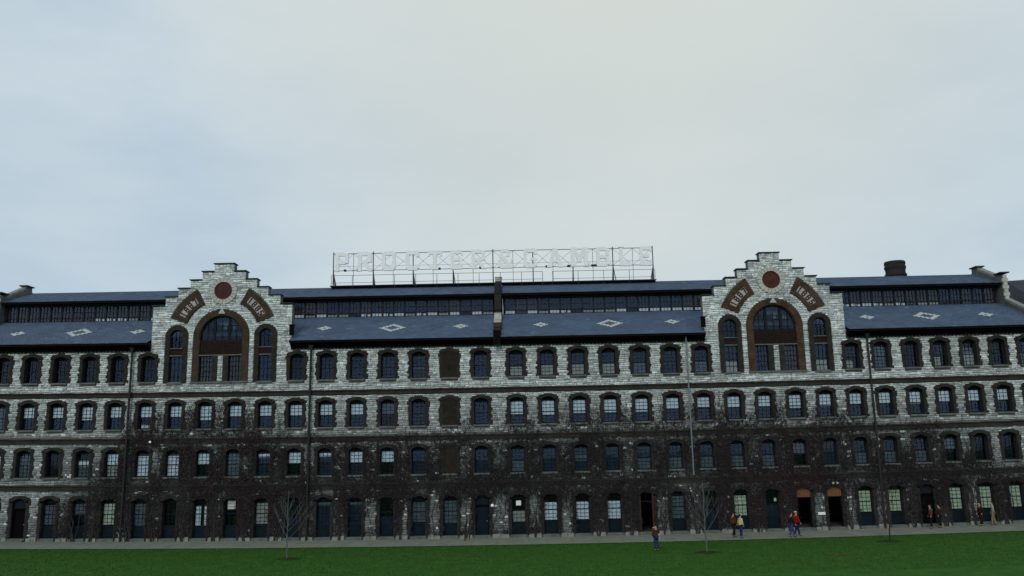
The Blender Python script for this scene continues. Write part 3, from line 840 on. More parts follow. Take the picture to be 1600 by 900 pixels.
for (a, b) in ((UL+.35, FW-.30), (FW+.30, UR-.0)):
    mb = MB(); prof = []
    nc = 14
    for k in range(nc):
        y0 = UY+(RY-UY)*k/nc; y1 = UY+(RY-UY)*(k+1)/nc; s2 = (RZ-UZ)/(RY-UY)
        prof += [(y0, UZ+s2*(y0-UY)+.02), (y1, UZ+s2*(y1-UY)+.002)]
    prof += [(12.4, UZ), (12.4, 18), (17.7, 15.3)]
    span_grid(mb, a, b, prof); build('upper_roof', mb, MT['slate'], mill, bend=True)
    mb = MB(); seg_box(mb, a, b, UY-.03, UY+.10, UZ-.20, UZ+.01); seg_box(mb, a, b, UY+.101, CY-.02, UZ-.16, UZ-.06); build('upper_gutter', mb, MT['fascia'], mill, bend=True)
    mb = MB(); seg_box(mb, a, b, RY-.08, RY+.08, RZ-.0, RZ+.07); build('ridge_cap', mb, MT['slate'], mill, bend=True)
# slates one by one, lapped in courses
MT['slates'] = mat('roof_slates', (.06, .1, .18), .6, .32, .6, .5, .72, attr='tint')
def slates(a, b, y0, z0, y1, z1, rows, w, name):
    L = math.hypot(y1-y0, z1-z0); dy, dz = (y1-y0)/L, (z1-z0)/L; P = []; T = []
    for r_ in range(rows):
        n = int((b-a)/w)+1; x = a+(np.arange(n)-.5*(r_ % 2))*w; x0 = np.clip(x+.006, a, b); x1 = np.clip(x+w-.006, a, b)
        k = x1-x0 > .04; x0, x1 = x0[k], x1[k]; n = len(x0)
        s0 = L*r_/rows-.03+rng.normal(0, .006, n); s1 = L*(r_+1)/rows; t = .034+rng.uniform(0, .012, n)
        def pt(x, s, h): return np.stack([x, y0+dy*s-dz*h, z0+dz*s+dy*h], 1)
        P.append(np.stack([pt(x0, s0, t-.012), pt(x1, s0, t-.012), pt(x0, s0, t), pt(x1, s0, t), pt(x1, s1+0*s0, .024+0*t), pt(x0, s1+0*s0, .024+0*t)], 1))
        v = rng.normal(1, .08, n)*np.where(rng.random(n) < .02, 1.5, 1)
        T.append(np.stack([.050*v*(1+rng.normal(0, .05, n)), .080*v, .130*v], 1))
    P = np.concatenate(P); T = np.concatenate(T); P[..., 2] += bow(P[..., 0], P[..., 2]); n = len(P)
    F = np.array([(0, 1, 3, 2), (2, 3, 4, 5)])[None]+6*np.arange(n)[:, None, None]
    link(name, np_mesh(name, P.reshape(-1, 3), F.reshape(-1, 4), MT['slates'], np.repeat(T, 6, 0)), mill, kind='stuff')
for (a, b) in spans: slates(a, b, EY, EZ, CY, CZ, 24, .34, 'lower_roof_slates')
for (a, b) in ((UL+.35, FW-.30), (FW+.30, UR)): slates(a, b, UY, UZ, RY, RZ, 14, .34, 'upper_roof_slates')
# clerestory
mb = MB()
seg_box(mb, UL+.35, UR-.0, CY+.10, CY+.16, CZ-.3, CZ+.02)
build('clerestory_sill', mb, MT['clere'], mill, bend=True); mb = MB()
seg_box(mb, UL+.35, UR-.0, CY+.02, CY+.16, CZ+1.42, UZ-.02)
build('clerestory_wall', mb, MT['clere'], mill, bend=True)
mb = MB(); mb.box(-.50, -.415, 0, .14, 0, 1.42); mb.box(.415, .482, 0, .14, 0, 1.42)
mb.box(-.415, .415, .0, .12, 0, .06); mb.box(-.415, .415, .03, .10, .36, .40); mb.box(-.415, .415, .03, .10, 1.36, 1.42)
for x in (-.14, .14): mb.box(x-.012, x+.012, .04, .09, .06, .36); mb.box(x-.012, x+.012, .04, .09, .40, 1.36)
mb.box(-.415, .415, .042, .088, .85, .875)
CF = mb.mesh('clerestory_window', MT['clere'])
mb = MB(); mb.box(-.415, .415, .10, .105, .05, 1.38); CG = mb.mesh('glass', MT['glass'])
mb = MB(); mb.box(-.40, .40, .13, .136, .05, .33); CS1 = mb.mesh('painted_light_strip', MT['paper'])  # pale strips paint the daylight coming through from the far side windows
mb = MB(); mb.box(-.40, -.02, .13, .136, .05, .30); mb.box(.10, .40, .13, .136, .05, .26); CS2 = mb.mesh('painted_light_strip', MT['paper'])
mb = MB(); mb.box(-.40, .40, .13, .136, .05, .25); CS3 = mb.mesh('painted_light_strip', MT['blind_tan'])
mb = MB(); mb.box(-.41, .41, .14, .146, .36, 1.36); CB = mb.mesh('shade', MT['blind_blue'])
mb = MB(); mb.box(-.41, .41, .14, .146, .06, 1.36); CB2 = mb.mesh('shade', MT['interior'])
u = UL+.95
while u < UR-.5:
    if not any(abs(u-c) < 4.0 for c in TC) and abs(u-FW) > .78:
        o = link('clerestory_window', CF, mill, (u, CY+.02, CZ+.02+float(bow(u, 18.5))))
        link('glass', CG, o)
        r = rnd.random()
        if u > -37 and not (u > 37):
            if r < .42: link('painted_light_strip', CS1, o)
            elif r < .62: link('painted_light_strip', CS2, o)
            elif r < .9: link('painted_light_strip', CS3, o)
        link('shade', CB if (-17 < u < 14.5 and rnd.random() < .8) or rnd.random() < .25 else CB2, o)
    u += .965
# slate diamonds: rows of pale slates lying on the roof
def diamond(n, m):
    mb = MB(); cw, ch = .235, .24
    for j in range(-n, n+1):
        half = n-abs(j)
        for i in range(-half, half+1):
            if abs(i)+abs(j) <= n-m-1: continue
            mb.box(i*cw*1.02-cw/2, i*cw*1.02+cw/2, 0, .018, j*ch-ch*.47, j*ch+ch*.47)
    me = mb.mesh('slate_diamond', MT['slate_pale'])
    ang = math.atan(sl_)
    # local z runs up the slope
    for v in me.vertices:
        x, y, z = v.co; v.co = (x, z*math.cos(ang)-y*math.sin(ang)*-1*-1, z*math.sin(ang)+y*math.cos(ang))
    return me
DB, DS = diamond(4, 1), diamond(2, 1)
for (u, y, kk) in ((-41.34, 1.9, 0), (-36.3, 2.0, 1), (-31.43, 1.98, 0), (-15.99, 2.1, 0), (-10.33, 1.9, 1), (-4.7, 2.0, 0),
                   (1.91, 2.0, 0), (7.59, 1.95, 1), (12.73, 2.05, 0), (28.8, 2.06, 0), (33.66, 2.0, 1), (38.51, 2.0, 0)):
    link('slate_diamond', DB if kk else DS, mill, (u, y, EZ+sl_*(y-EY)+.062+float(bow(u, 16.5))))

# fire wall stepping over the roof
def wallprof(name, u0, u1, prof_top, m, y_off=0):
    mb = MB(); 
    for (ya, za), (yb, zb) in zip(prof_top[:-1], prof_top[1:]):
        if yb-ya < .01: continue
        mb.add([(u0, ya, 14.9), (u1, ya, 14.9), (u1, ya, za), (u0, ya, za), (u0, yb, 14.9), (u1, yb, 14.9), (u1, yb, zb), (u0, yb, zb)],
               [(0, 1, 2, 3), (5, 4, 7, 6), (3, 2, 6, 7), (0, 3, 7, 4), (1, 5, 6, 2)])
    return build(name, mb, m, mill, bend=True)
steps = [(-.82, 15.75), (.6, 15.75), (.601, 16.35), (1.9, 16.35), (1.901, 17.0), (3.2, 17.0), (3.201, 17.75), (4.35, 17.75), (4.351, 20.6), (6.3, 20.6), (6.301, 21.25), (8.2, 21.25), (8.201, 21.55), (9.2, 21.55), (9.201, 21.0), (12.4, 20.5)]
wallprof('fire_wall', FW-.27, FW+.27, steps, MT['brown'])
mb = MB(); mb.box(-.24, .24, -.90, -.822, 0, .9); build('fire_wall_corbel', mb, MT['fascia'], mill, (FW, 0, 14.95))
for (y0, y1, z, h, m) in ((.58, 1.88, 16.35, .30, 'brown_warm'), (-.80, .57, 15.75, .12, 'brown'), (1.87, 3.18, 16.62, .50, 'pale'), (3.17, 4.34, 17.30, .55, 'pale'), (4.30, 4.34, 18.35, 1.4, 'brown'), (8.1, 8.9, 21.40, .55, 'pale')):
    mb = MB(); mb.box(-.30, .30, y0-.03, y1, 0, h); mb.box(-.33, .33, y0-.06, y1+.005, h+.001, h+.06)
    build('parapet_stone', mb, MT[m], mill, (FW, 0, z))
# end parapets
def end_parapet(u0, u1):
    prof = [(-.75, 15.7), (1.8, 16.85), (1.801, 17.05), (4.5, 18.30), (4.501, 20.45), (5.3, 20.62), (5.301, 20.50), (8.0, 21.75), (8.001, 21.95), (9.0, 21.95), (9.001, 21.6), (13, 19.8)]
    wallprof('end_parapet', u0, u1, prof, MT['sill'])
    for (y0, z0, y1, z1, n) in ((-.78, 15.72, 1.8, 16.87, 3), (1.83, 17.07, 4.45, 18.32, 3), (5.3, 20.52, 8.0, 21.77, 3)):
        for k in range(n):
            ya, yb = y0+(y1-y0)*k/n, y0+(y1-y0)*(k+1)/n-.02; za, zb = z0+(z1-z0)*k/n, z0+(z1-z0)*(k+1)/n
            mb = MB(); a, b = u0-.04, u1+.04
            mb.add([(a, ya, za-.16), (b, ya, za-.16), (b, ya, za+.08), (a, ya, za+.08), (a, yb, zb-.16), (b, yb, zb-.16), (b, yb, zb+.08), (a, yb, zb+.08)],
                   [(0, 1, 2, 3), (5, 4, 7, 6), (3, 2, 6, 7), (0, 3, 7, 4), (1, 5, 6, 2), (0, 4, 5, 1)])
            build('coping_stone', mb, MT['plinth'], mill, bend=True)
    for k in range(7):
        z = 18.32+k*.31; mb = MB(); e2 = .05 if k % 2 else -.05
        mb.box(u0+.02-e2, u1-.02+e2, 4.38, 4.499, z, z+.295); build('quoin_stone', mb, MT['pale'], mill, bend=True)
    for (y0, y1, z) in ((4.3, 5.4, 20.64), (7.9, 9.1, 21.97)):
        mb = MB(); mb.box(u0-.18, u1+.18, y0, y1, z, z+.10); build('parapet_cap', mb, MT['coping'], mill, bend=True)
end_parapet(UR-.02, UR+.42); end_parapet(UL-.10, UL+.30)

# downpipes
def pipe(u, z0, z1, r, y, m, name, hops=True):
    mb = MB(); zs_ = [z0+(z1-z0)*k/6 for k in range(7)]
    mb.tube([(0, y, z) for z in zs_], r, 8)
    p = build(name, mb, MT[m], mill, (u, 0, 0)); p.data.transform(Matrix.Translation((0, 0, float(bow(u, 7)))))
    for k in range(1, 8):
        z = z0+(z1-z0)*k/8; mb = MB(); mb.tube([(0, y, z), (0, y, z+.10)], r*1.35, 8); mb.box(-r*.5, r*.5, y, -.02, z+.02, z+.08)
        build('pipe_bracket', mb, MT[m], p, (0, 0, float(bow(u, 7))))
    if hops:
        mb = MB(); mb.add([(-.2, y-.17, z1), (.2, y-.17, z1), (.2, y+.13, z1), (-.2, y+.13, z1), (-.1, y-.1, z1-.38), (.1, y-.1, z1-.38), (.1, y+.1, z1-.38), (-.1, y+.1, z1-.38)],
                          [(0, 1, 2, 3), (7, 6, 5, 4), (0, 4, 5, 1), (1, 5, 6, 2), (2, 6, 7, 3), (3, 7, 4, 0)])
        build('rainwater_head', mb, MT[m], p, (0, 0, float(bow(u, 7))))
    return p
pipe(-30.70, .05, 15.0, .088, -.30, 'pipe', 'downpipe'); pipe(-16.45, .05, 15.0, .088, -.30, 'pipe', 'downpipe'); pipe(27.62, .05, 15.0, .088, -.30, 'pipe', 'downpipe')
cp = pipe(13.30, 4.4, 15.15, .060, -.40, 'conduit', 'conduit_pipe', False); cp['label'] = 'pale grey conduit pipe'
for u in (-17.0+.0,): pass
# side conductor heads where the eave meets the gables
for u in (TC[0]+5.75, TC[1]-5.75):
    mb = MB(); mb.box(-.16, .16, -.60, -.3, -.5, .25); mb.box(-.20, .20, -.64, -.26, .251, .33); build('conductor_box', mb, MT['fascia'], mill, (u, 0, 16.35+float(bow(u, 16))))
# wall lamps
for (u, z, y) in ((-2.22, 2.42, -.35), (-28.84, 7.55, -.30)):
    mb = MB()
    bmx = bmesh.new(); bmesh.ops.create_icosphere(bmx, subdivisions=2, radius=.13 if z < 4 else .10)
    me = bpy.data.meshes.new('wall_lamp'); bmx.to_mesh(me); bmx.free(); me.materials.append(MT['lamp'])
    l = link('wall_lamp', me, mill, (u, y, z+float(bow(u, z))))
    mb.tube([(0, .32, .25), (0, .05, .28), (0, 0, .16)], .025, 6); build('lamp_arm', mb, MT['pipe'], l)
for du in (-.16, .16):
    mb = MB(); mb.tube([(0, -.06, 0), (0, -.30, -.06)], [.05, .09], 8); build('flood_lamp', mb, MT['blind_tan'], mill, (24.07+.05+du, 0, 3.55+float(bow(24, 3))))

# ------------------------------------------------------------------ ivy: leafless mat of stems over the lower storeys
def ivy():
    n = 260000
    u = rng.uniform(-37, 42, n); z = rng.uniform(.05, 11.0, n)
    d = ivy_density(u, z)
    nz = np.array([mnoise.noise(Vector((a*.42, 1.7, b*.42)))+.55*mnoise.noise(Vector((a*1.5, 5, b*1.3)))+.3*mnoise.noise(Vector((a*4, 5, b*4))) for a, b in zip(u, z)])
    p = np.clip(d**1.25*.95-.07+nz*(.35+.60*d), 0, 1)
    p = np.where(d < .02, 0, p)
    for (z0, z1) in BANDS: p = np.where((z > z0-.1) & (z < z1+.1) & (d > .15), np.maximum(p, .35+.3*nz), p)
    k = (rng.random(n) < p*.9) & (z > .32)
    for row, (zb, zs, ri_) in ROWZ.items():       # trimmed back round the openings
        for i in spec(row):
            ex = np.where(rng.random(n) < .12, .38, .60)
            k &= ~((np.abs(u-U[i]) < ex) & (z > zb-.02) & (z < zs+.20))
    u, z, nz, d = u[k], z[k], nz[k], d[k]; n = len(u)
    L = rng.uniform(.10, .36, n); w = rng.uniform(.008, .028, n); a = rng.normal(math.pi/2, .75, n)
    leaf = rng.random(n) < .38
    L = np.where(leaf, rng.uniform(.04, .10, n), L); w = np.where(leaf, rng.uniform(.02, .055, n), w); a = np.where(leaf, rng.uniform(0, 6.28, n), a)
    y = -.09-rng.random(n)**2*.16-.05*np.clip(nz, 0, 1)
    tz = rng.normal(0, .35, n)
    dx, dz = np.cos(a), np.sin(a); px_, pz_ = -dz, dx
    zz = z+bow(u, z)
    def P(s, t, dy): return np.stack([u+dx*L*s+px_*w*t, y+dy, zz+dz*L*s+pz_*w*t], 1)
    bend_ = rng.normal(0, .5, n)
    V = np.stack([P(-.5, -1, tz*.03), P(-.5, 1, tz*.03), P(.5, .3, -tz*.08), P(.5, -.5, -tz*.08)], 1).reshape(-1, 3)
    F = np.arange(4*n).reshape(-1, 4)
    v = rng.uniform(.014, .028, n)*(1+.8*np.clip(-nz, 0, 1)); zone = np.exp(-((u+25)/6)**4)+.9*np.exp(-((u-20)/4)**4)
    red = np.clip(rng.normal(.0, .12, n)+(.12+.5*zone)*np.clip(nz*1.2+.3, 0, .8), 0, 1)
    t = np.stack([v*(.98+.7*red), v*(.93-.2*red), v*(.95-.15*red)], 1)
    return np_mesh('climbing_ivy', V, F, MT['ivy'], np.repeat(t, 4, 0))
link('climbing_ivy', ivy(), label='leafless dark brown ivy matted over the mill lower storeys', category='ivy', kind='stuff')
# woody ivy stems at the wall foot
mb = MB()
for (u, h) in ((-34.4, 2.5), (-33.0, 3.4), (-30.2, 4), (-28.3, 4), (-26, 4.2), (-23.6, 4.5), (-21.2, 3.6), (-18.8, 3.5), (-13.9, 3), (-9.3, 3.6), (-8.6, 3), (-4.1, 2.6), (0.95, 2.3), (5.9, 4.6), (8.4, 4.8), (10.9, 2.4), (13.4, 4), (18.1, 4.4), (20.4, 4.8), (25.2, 3.3), (29.9, 4), (32.3, 4.3), (34.6, 3.6), (36.9, 2.5)):
    for s in range(4):
        pts = []; x = u+rnd.uniform(-.15, .15); z = 0.0; y = -.22
        while z < h*rnd.uniform(.7, 1.2):
            pts.append((x, y, z+float(bow(x, z)))); z += .45; x += rnd.uniform(-.16, .16)
            y = -.14-rnd.random()*.05
        if len(pts) > 1: mb.tube(pts, [.05*(1-.75*i/len(pts)) for i in range(len(pts))], 5)
for k in range(150):
    u = rnd.uniform(-35, 41)
    nu = min(U, key=lambda q: abs(q-u))
    if abs(u-nu) < .72: u = nu+(1.0 if u > nu else -1.0)
    top = float(np.interp(u, HU, H2))+rnd.uniform(-1, 1.6); x = u; z = rnd.uniform(0, 3.5); pts = []
    while z < top:
        pts.append((x, -.10-rnd.random()*.04, z+float(bow(x, z)))); z += .5; x += rnd.uniform(-.22, .22)
        nu = min(U, key=lambda q: abs(q-x))
        if abs(x-nu) < .68: x = nu+(.70 if x > nu else -.70)
    if len(pts) > 2: mb.tube(pts, [.022*(1-.7*i/len(pts)) for i in range(len(pts))], 4)
build('ivy_stems', mb, MT['bark_dark'], kind='stuff', label='woody ivy stems climbing from the foot of the mill wall', category='ivy')

# ------------------------------------------------------------------ notice on the wall
mb = MB(); mb.box(-.27, .27, -.03, 0, 0, .20)
nb = empty('notice_board', (22.93, -.12, 1.14+float(bow(23, 1))), label='small white notice plate on the wall between the two orange-topped doors', category='sign')
build('plate', mb, MT['paper'], nb); mb = MB(); mb.box(-.25, -.22, 0, .1, .05, .15); mb.box(.22, .25, 0, .1, .05, .15); build('bracket', mb, MT['pipe'], nb)

po = empty('post', (-4.25, -1.6, float(bow(4, 0))), label='thin dark post standing on the walk left of the white wall lamp', category='post')
mb = MB(); mb.tube([(0, 0, 0), (0, 0, 1.05)], .045, 8); build('shaft', mb, MT['pipe'], po)
mb = MB(); mb.tube([(0, 0, 1.051), (0, 0, 1.09), (0, 0, 1.13)], [.06, .06, .02], 8); build('cap', mb, MT['pipe'], po)
# ------------------------------------------------------------------ rooftop sign
sign = empty('rooftop_sign', (0, RY, 21.37), label='long rooftop sign of pale block letters reading PROCTER & GAMBLE on a steel frame', category='sign')
LS = {
 'P': [(0, 0, .26, 1), (.26, .80, .74, 1), (.26, .36, .74, .55), (.70, .42, .96, .93)],
 'R': [(0, 0, .26, 1), (.26, .80, .74, 1), (.26, .38, .74, .56), (.70, .45, .96, .93), 'leg'],
 'O': [(0, .08, .26, .92), (.74, .08, 1, .92), (.12, .80, .88, 1), (.12, 0, .88, .20)],
 'C': [(0, .08, .26, .92), (.12, .80, .88, 1), (.12, 0, .88, .20), (.74, .68, 1, .92), (.74, .08, 1, .30)],
 'T': [(.37, 0, .63, 1), (0, .80, 1, 1), (0, .70, .14, .82), (.86, .70, 1, .82), (.25, 0, .75, .10)],
 'E': [(0, 0, .27, 1), (.27, .80, .95, 1), (.27, 0, .95, .20), (.27, .42, .75, .60), (.84, .70, .97, .82), (.84, .18, .97, .30)],
 'G': [(0, .08, .26, .92), (.12, .80, .88, 1), (.12, 0, .88, .20), (.74, .70, 1, .92), (.74, .08, 1, .50), (.52, .38, .9, .52)],
 'A': ['A', (.2, .24, .8, .38), (-.04, 0, .3, .10), (.7, 0, 1.04, .10)],
 'M': [(0, 0, .22, 1), (.78, 0, 1, 1), 'M', (-.06, 0, .28, .09), (.72, 0, 1.06, .09)],
 'B': [(0, 0, .26, 1), (.26, .81, .80, 1), (.26, .41, .80, .59), (.26, 0, .80, .19), (.72, .54, .96, .92), (.74, .08, 1, .46)],
 'L': [(0, 0, .27, 1), (.27, 0, .95, .20), (.80, .18, .95, .34), (-.08, .92, .36, 1)],
 '&': [(.20, .82, .70, 1), (.12, .55, .34, .90), (.58, .60, .80, .90), (0, .06, .24, .46), (.12, 0, .74, .18), 'amp']}
def letter(ch, w, h=1.80):
    mb = MB(); d = 0
    for st in LS[ch]:
        d += .003; y0, y1 = -.16-d, .02+d
        S = lambda pts: [((x-.5)*w, z*h) for x, z in pts]
        if st == 'leg': mb.prism(S([(.34, .42), (.62, .42), (1.04, 0), (.72, 0)]), y0, y1)
        elif st == 'A':
            mb.prism(S([(0, 0), (.26, 0), (.60, 1), (.36, 1)]), y0, y1); mb.prism(S([(1, 0), (.74, 0), (.40, 1), (.64, 1)]), y0-.002, y1+.002)
        elif st == 'M':
            mb.prism(S([(.1, 1), (.34, 1), (.60, .30), (.42, .22)]), y0, y1); mb.prism(S([(.9, 1), (.66, 1), (.40, .30), (.58, .22)]), y0-.002, y1+.002)
        elif st == 'amp':
            mb.prism(S([(.10, .62), (.36, .66), (1.02, .04), (.78, -.02)]), y0, y1); mb.prism(S([(.70, .10), (.86, .22), (1.04, .50), (.86, .52)]), y0-.002, y1+.002)
        else:
            x0, z0, x1, z1 = st; c_ = .05
            mb.prism(S([(x0+c_*.6, z0), (x1-c_*.6, z0), (x1, z0+c_), (x1, z1-c_), (x1-c_*.6, z1), (x0+c_*.6, z1), (x0, z1-c_), (x0, z0+c_)]), y0, y1)
    return mb.mesh('letter', MT['signwhite'])
for ch, u, w in (('P', -15.95, 1.25), ('R', -13.86, 1.35), ('O', -11.68, 1.25), ('C', -9.51, 1.25), ('T', -7.45, 1.30), ('E', -5.45, 1.15), ('R', -3.45, 1.30), ('&', -1.0, 1.4),
                 ('G', 1.28, 1.25), ('A', 3.54, 1.4), ('M', 5.77, 1.55), ('B', 7.94, 1.2), ('L', 10.02, 1.15), ('E', 11.86, 1.15)):
    link('letter', letter(ch, w), sign, (u, -.12, 1.46))
X0, X1 = -16.80, 12.50; npost = 9
px_ = [X0+(X1-X0)*k/(npost-1) for k in range(npost)]
for k, x in enumerate(px_):
    mb = MB(); mb.bar((x, 0, 0), (x, 0, 3.34), .046); mb.bar((x, 1.3, -.3), (x, .05, 1.55), .04); mb.bar((x, .6, -.1), (x, .02, 1.4), .03)
    if k in (0, 8): mb.bar((x-.3*(1 if k else -1), 0, 0), (x, 0, 1.5), .045)
    if k in (1, 2, 3, 7): mb.bar((x+.22, -.1, 0), (x, 0, 1.5), .04)
    build('sign_post', mb, MT['signsteel'], sign)
for z, r in ((3.18, .032), (1.58, .028), (1.98, .012)):
    mb = MB(); mb.bar((X0, .05, z), (X1, .05, z), r); build('sign_rail', mb, MT['signsteel'], sign)
mb = MB()
for a, b in zip(px_[:-1], px_[1:]):
    m = (a+b)/2
    for p, q_ in ((a, m), (m, b)):
        mb.bar((p, .08, 1.58), (q_, .08, 3.18), .012); mb.bar((q_, .10, 1.58), (p, .10, 3.18), .012)
    mb.bar((m, .06, 0), (m, .06, 3.18), .02)
build('cross_bracing', mb, MT['signsteel'], sign)
mb = MB()
for (a, b) in ((X0, 2.35), (3.25, X1)):
    mb.bar((a, -.75, .98), (b, -.75, .98), .020); mb.bar((a, -.75, .30), (b, -.75, .30), .018)
    n = int((b-a)/1.9)
    for k in range(n+1): x = a+(b-a)*k/n; mb.bar((x, -.75, -.2), (x, -.75, .98), .022)
build('walkway_railing', mb, MT['signsteel'], sign)
mb = MB(); mb.box(X0-.1, X1+.1, -.85, .15, -.02, .05); build('walkway', mb, MT['coping'], sign)
for x in (-15.7, -14.5, -7.05, -3.15, 2.75, 4.9, 6.55, 7.1):
    mb = MB(); w = .10 if x not in (-3.15, 4.9, 7.1) else .26; mb.box(-w, w, -.2, .1, 0, .16); build('transformer_box', mb, MT['pipe'], sign, (x, -.05, 1.50))

# ------------------------------------------------------------------ round stack behind the ridge
ch = empty('chimney_stack', (36.4, 12.6, 19.05), label='squat round dark brick chimney stack behind the right roof ridge', category='chimney')
mb = MB(); n = 24; mb.tube([(0, 0, z) for z in (0, 2.9, 3.2, 3.75)], [.92, .90, .90, .90], n); build('shaft', mb, MT['chimney'], ch)
mb = MB(); mb.tube([(0, 0, 4.32), (0, 0, 4.55)], [.97, .93], n)
for (z, r) in ((3.15, 1.0), (3.9, .98)): mb.tube([(0, 0, z), (0, 0, z+.16)], r, n)
mb.tube([(0, 0, 3.75), (0, 0, 4.33)], .93, n)
build('rim', mb, MT['chimney'], ch)

# ------------------------------------------------------------------ neighbouring works building beyond the right end
nbld = empty('neighbour_building', (60, 30, 0), label='dark roofed works building behind the right end of the mill', category='building')
mb = MB(); mb.box(-6.2, 16, -8, 12, -.2, 17.6); build('wall', mb, MT['mortar'], nbld)
mb = MB(); mb.add([(-7, -8.6, 17.4), (17, -8.6, 17.4), (17, 12.6, 17.4), (-7, 12.6, 17.4), (-5.6, -8.4, 21.6), (17, -8.4, 21.6), (17, 12, 21.6), (-5.6, 12, 21.6), (-4, -2, 24.4), (17, -2, 25.4), (17, 4, 25.4), (-4, 4, 24.4)],
                  [(0, 1, 5, 4), (1, 2, 6, 5), (2, 3, 7, 6), (3, 0, 4, 7), (4, 5, 9, 8), (5, 6, 10, 9), (6, 7, 11, 10), (7, 4, 8, 11), (8, 9, 10, 11)])
build('roof', mb, MT['farroof'], nbld)

# ------------------------------------------------------------------ young bare trees
def tree(name, x, y, h, seed, m, lab, low=.28, spread=.85):
    g = random.Random(seed); z0 = float(bow(x, 0))-.035
    t = empty(name, (x, y, z0), label=lab, category='tree', group='young bare trees on the lawn')
    mb = MB(); pts = [(0, 0, -.05)]; X = Y_ = 0
    for k in range(1, 11):
        X += g.uniform(-.03, .03); Y_ += g.uniform(-.03, .03); pts.append((X, Y_, h*k/10))
    mb.tube(pts, [.046*(1-.84*k/10)+.006 for k in range(11)], 8); build('trunk', mb, m, t)
    nb_ = 15
    for b in range(nb_):
        f = low+.5*(b/nb_)**.9; zb = h*f; i = int(f*10); base = Vector(pts[i]).lerp(Vector(pts[i+1]), f*10-i)
        az = b*2.4+g.uniform(-.4, .4); L = h*(.50-.34*(b/nb_))*g.uniform(.85, 1.15)
        mb = MB()
        def grow(p, d, L, r, depth):
            n = 5; P = [p]; dd = d.copy()
            for k in range(n):
                dd = (dd+Vector((g.uniform(-.13, .13), g.uniform(-.13, .13), .16))).normalized(); P.append(P[-1]+dd*L/n)
            mb.tube(P, [r*(1-.7*k/n) for k in range(n+1)], 5 if depth else 6)
            if depth < 2:
                for c in range(4 if depth == 0 else 3):
                    k = g.randint(1, n-1); d2 = (dd+Vector((g.uniform(-1, 1), g.uniform(-1, 1), g.uniform(-.2, .6)))*.75).normalized()
                    grow(P[k], d2, L*g.uniform(.3, .5), r*.5, depth+1)
        grow(base, Vector((math.cos(az)*spread, math.sin(az)*spread, .62)).normalized(), L, .016*(1-.5*b/nb_), 0)
        build('branch', mb, m, t)
    mb = MB(); n = 22
    ring = [(math.cos(2*math.pi*k/n)*g.uniform(.78, .95), math.sin(2*math.pi*k/n)*g.uniform(.55, .7)) for k in range(n)]
    vs_ = [(0, 0, .07)]+[(a*.55, b*.55, .06) for a, b in ring]+[(a, b, .002) for a, b in ring]
    fs = [(0, 1+k, 1+(k+1) % n) for k in range(n)]+[(1+k, 1+n+k, 1+n+(k+1) % n, 1+(k+1) % n) for k in range(n)]
    mb.add(vs_, fs)
    build('mulch_ring', mb, MT['mulch'], None, (x, y, z0+.01), kind='structure')
    return t
tree('young_tree', -15.05, -10.6, 4.25, 4, MT['bark'], 'young bare tree left of centre on the lawn, leftmost of the three saplings')
tree('young_tree', 11.70, -11.0, 4.45, 9, MT['bark'], 'young bare pale-barked tree between the lone walker and the couple')
tree('young_tree', 24.6, -7.9, 4.2, 15, MT['bark_dark'], 'thin dark young tree near the right downpipe, rightmost of the three saplings', .35, .5)

# ------------------------------------------------------------------ people
def skin_obj(name, verts, edges, rads, m, parent, sub_=1, root=0):
    me = bpy.data.meshes.new(name); me.from_pydata(verts, edges, []); me.update()
    o = bpy.data.objects.new(name, me); col.objects.link(o)
    md = o.modifiers.new('s', 'SKIN'); md.use_smooth_shade = True
    for i, r in enumerate(rads):
        sv = me.skin_vertices[0].data[i]; sv.radius = r if isinstance(r, tuple) else (r, r); sv.use_root = (i == root)
    if sub_: s = o.modifiers.new('u', 'SUBSURF'); s.levels = s.render_levels = sub_
    dg = bpy.context.evaluated_depsgraph_get(); m2 = bpy.data.meshes.new_from_object(o.evaluated_get(dg)); m2.name = name
    bpy.data.objects.remove(o); m2.materials.clear(); m2.materials.append(m)
    o = link(name, m2, parent); return o
cm = {}
def cmat(rgb):
    k = tuple(rgb)
    if k not in cm: cm[k] = mat('cloth', rgb, .9, .1, 1, 6, .75)
    return cm[k]
SKIN = mat('skin', (.42, .24, .16), .6, .3)
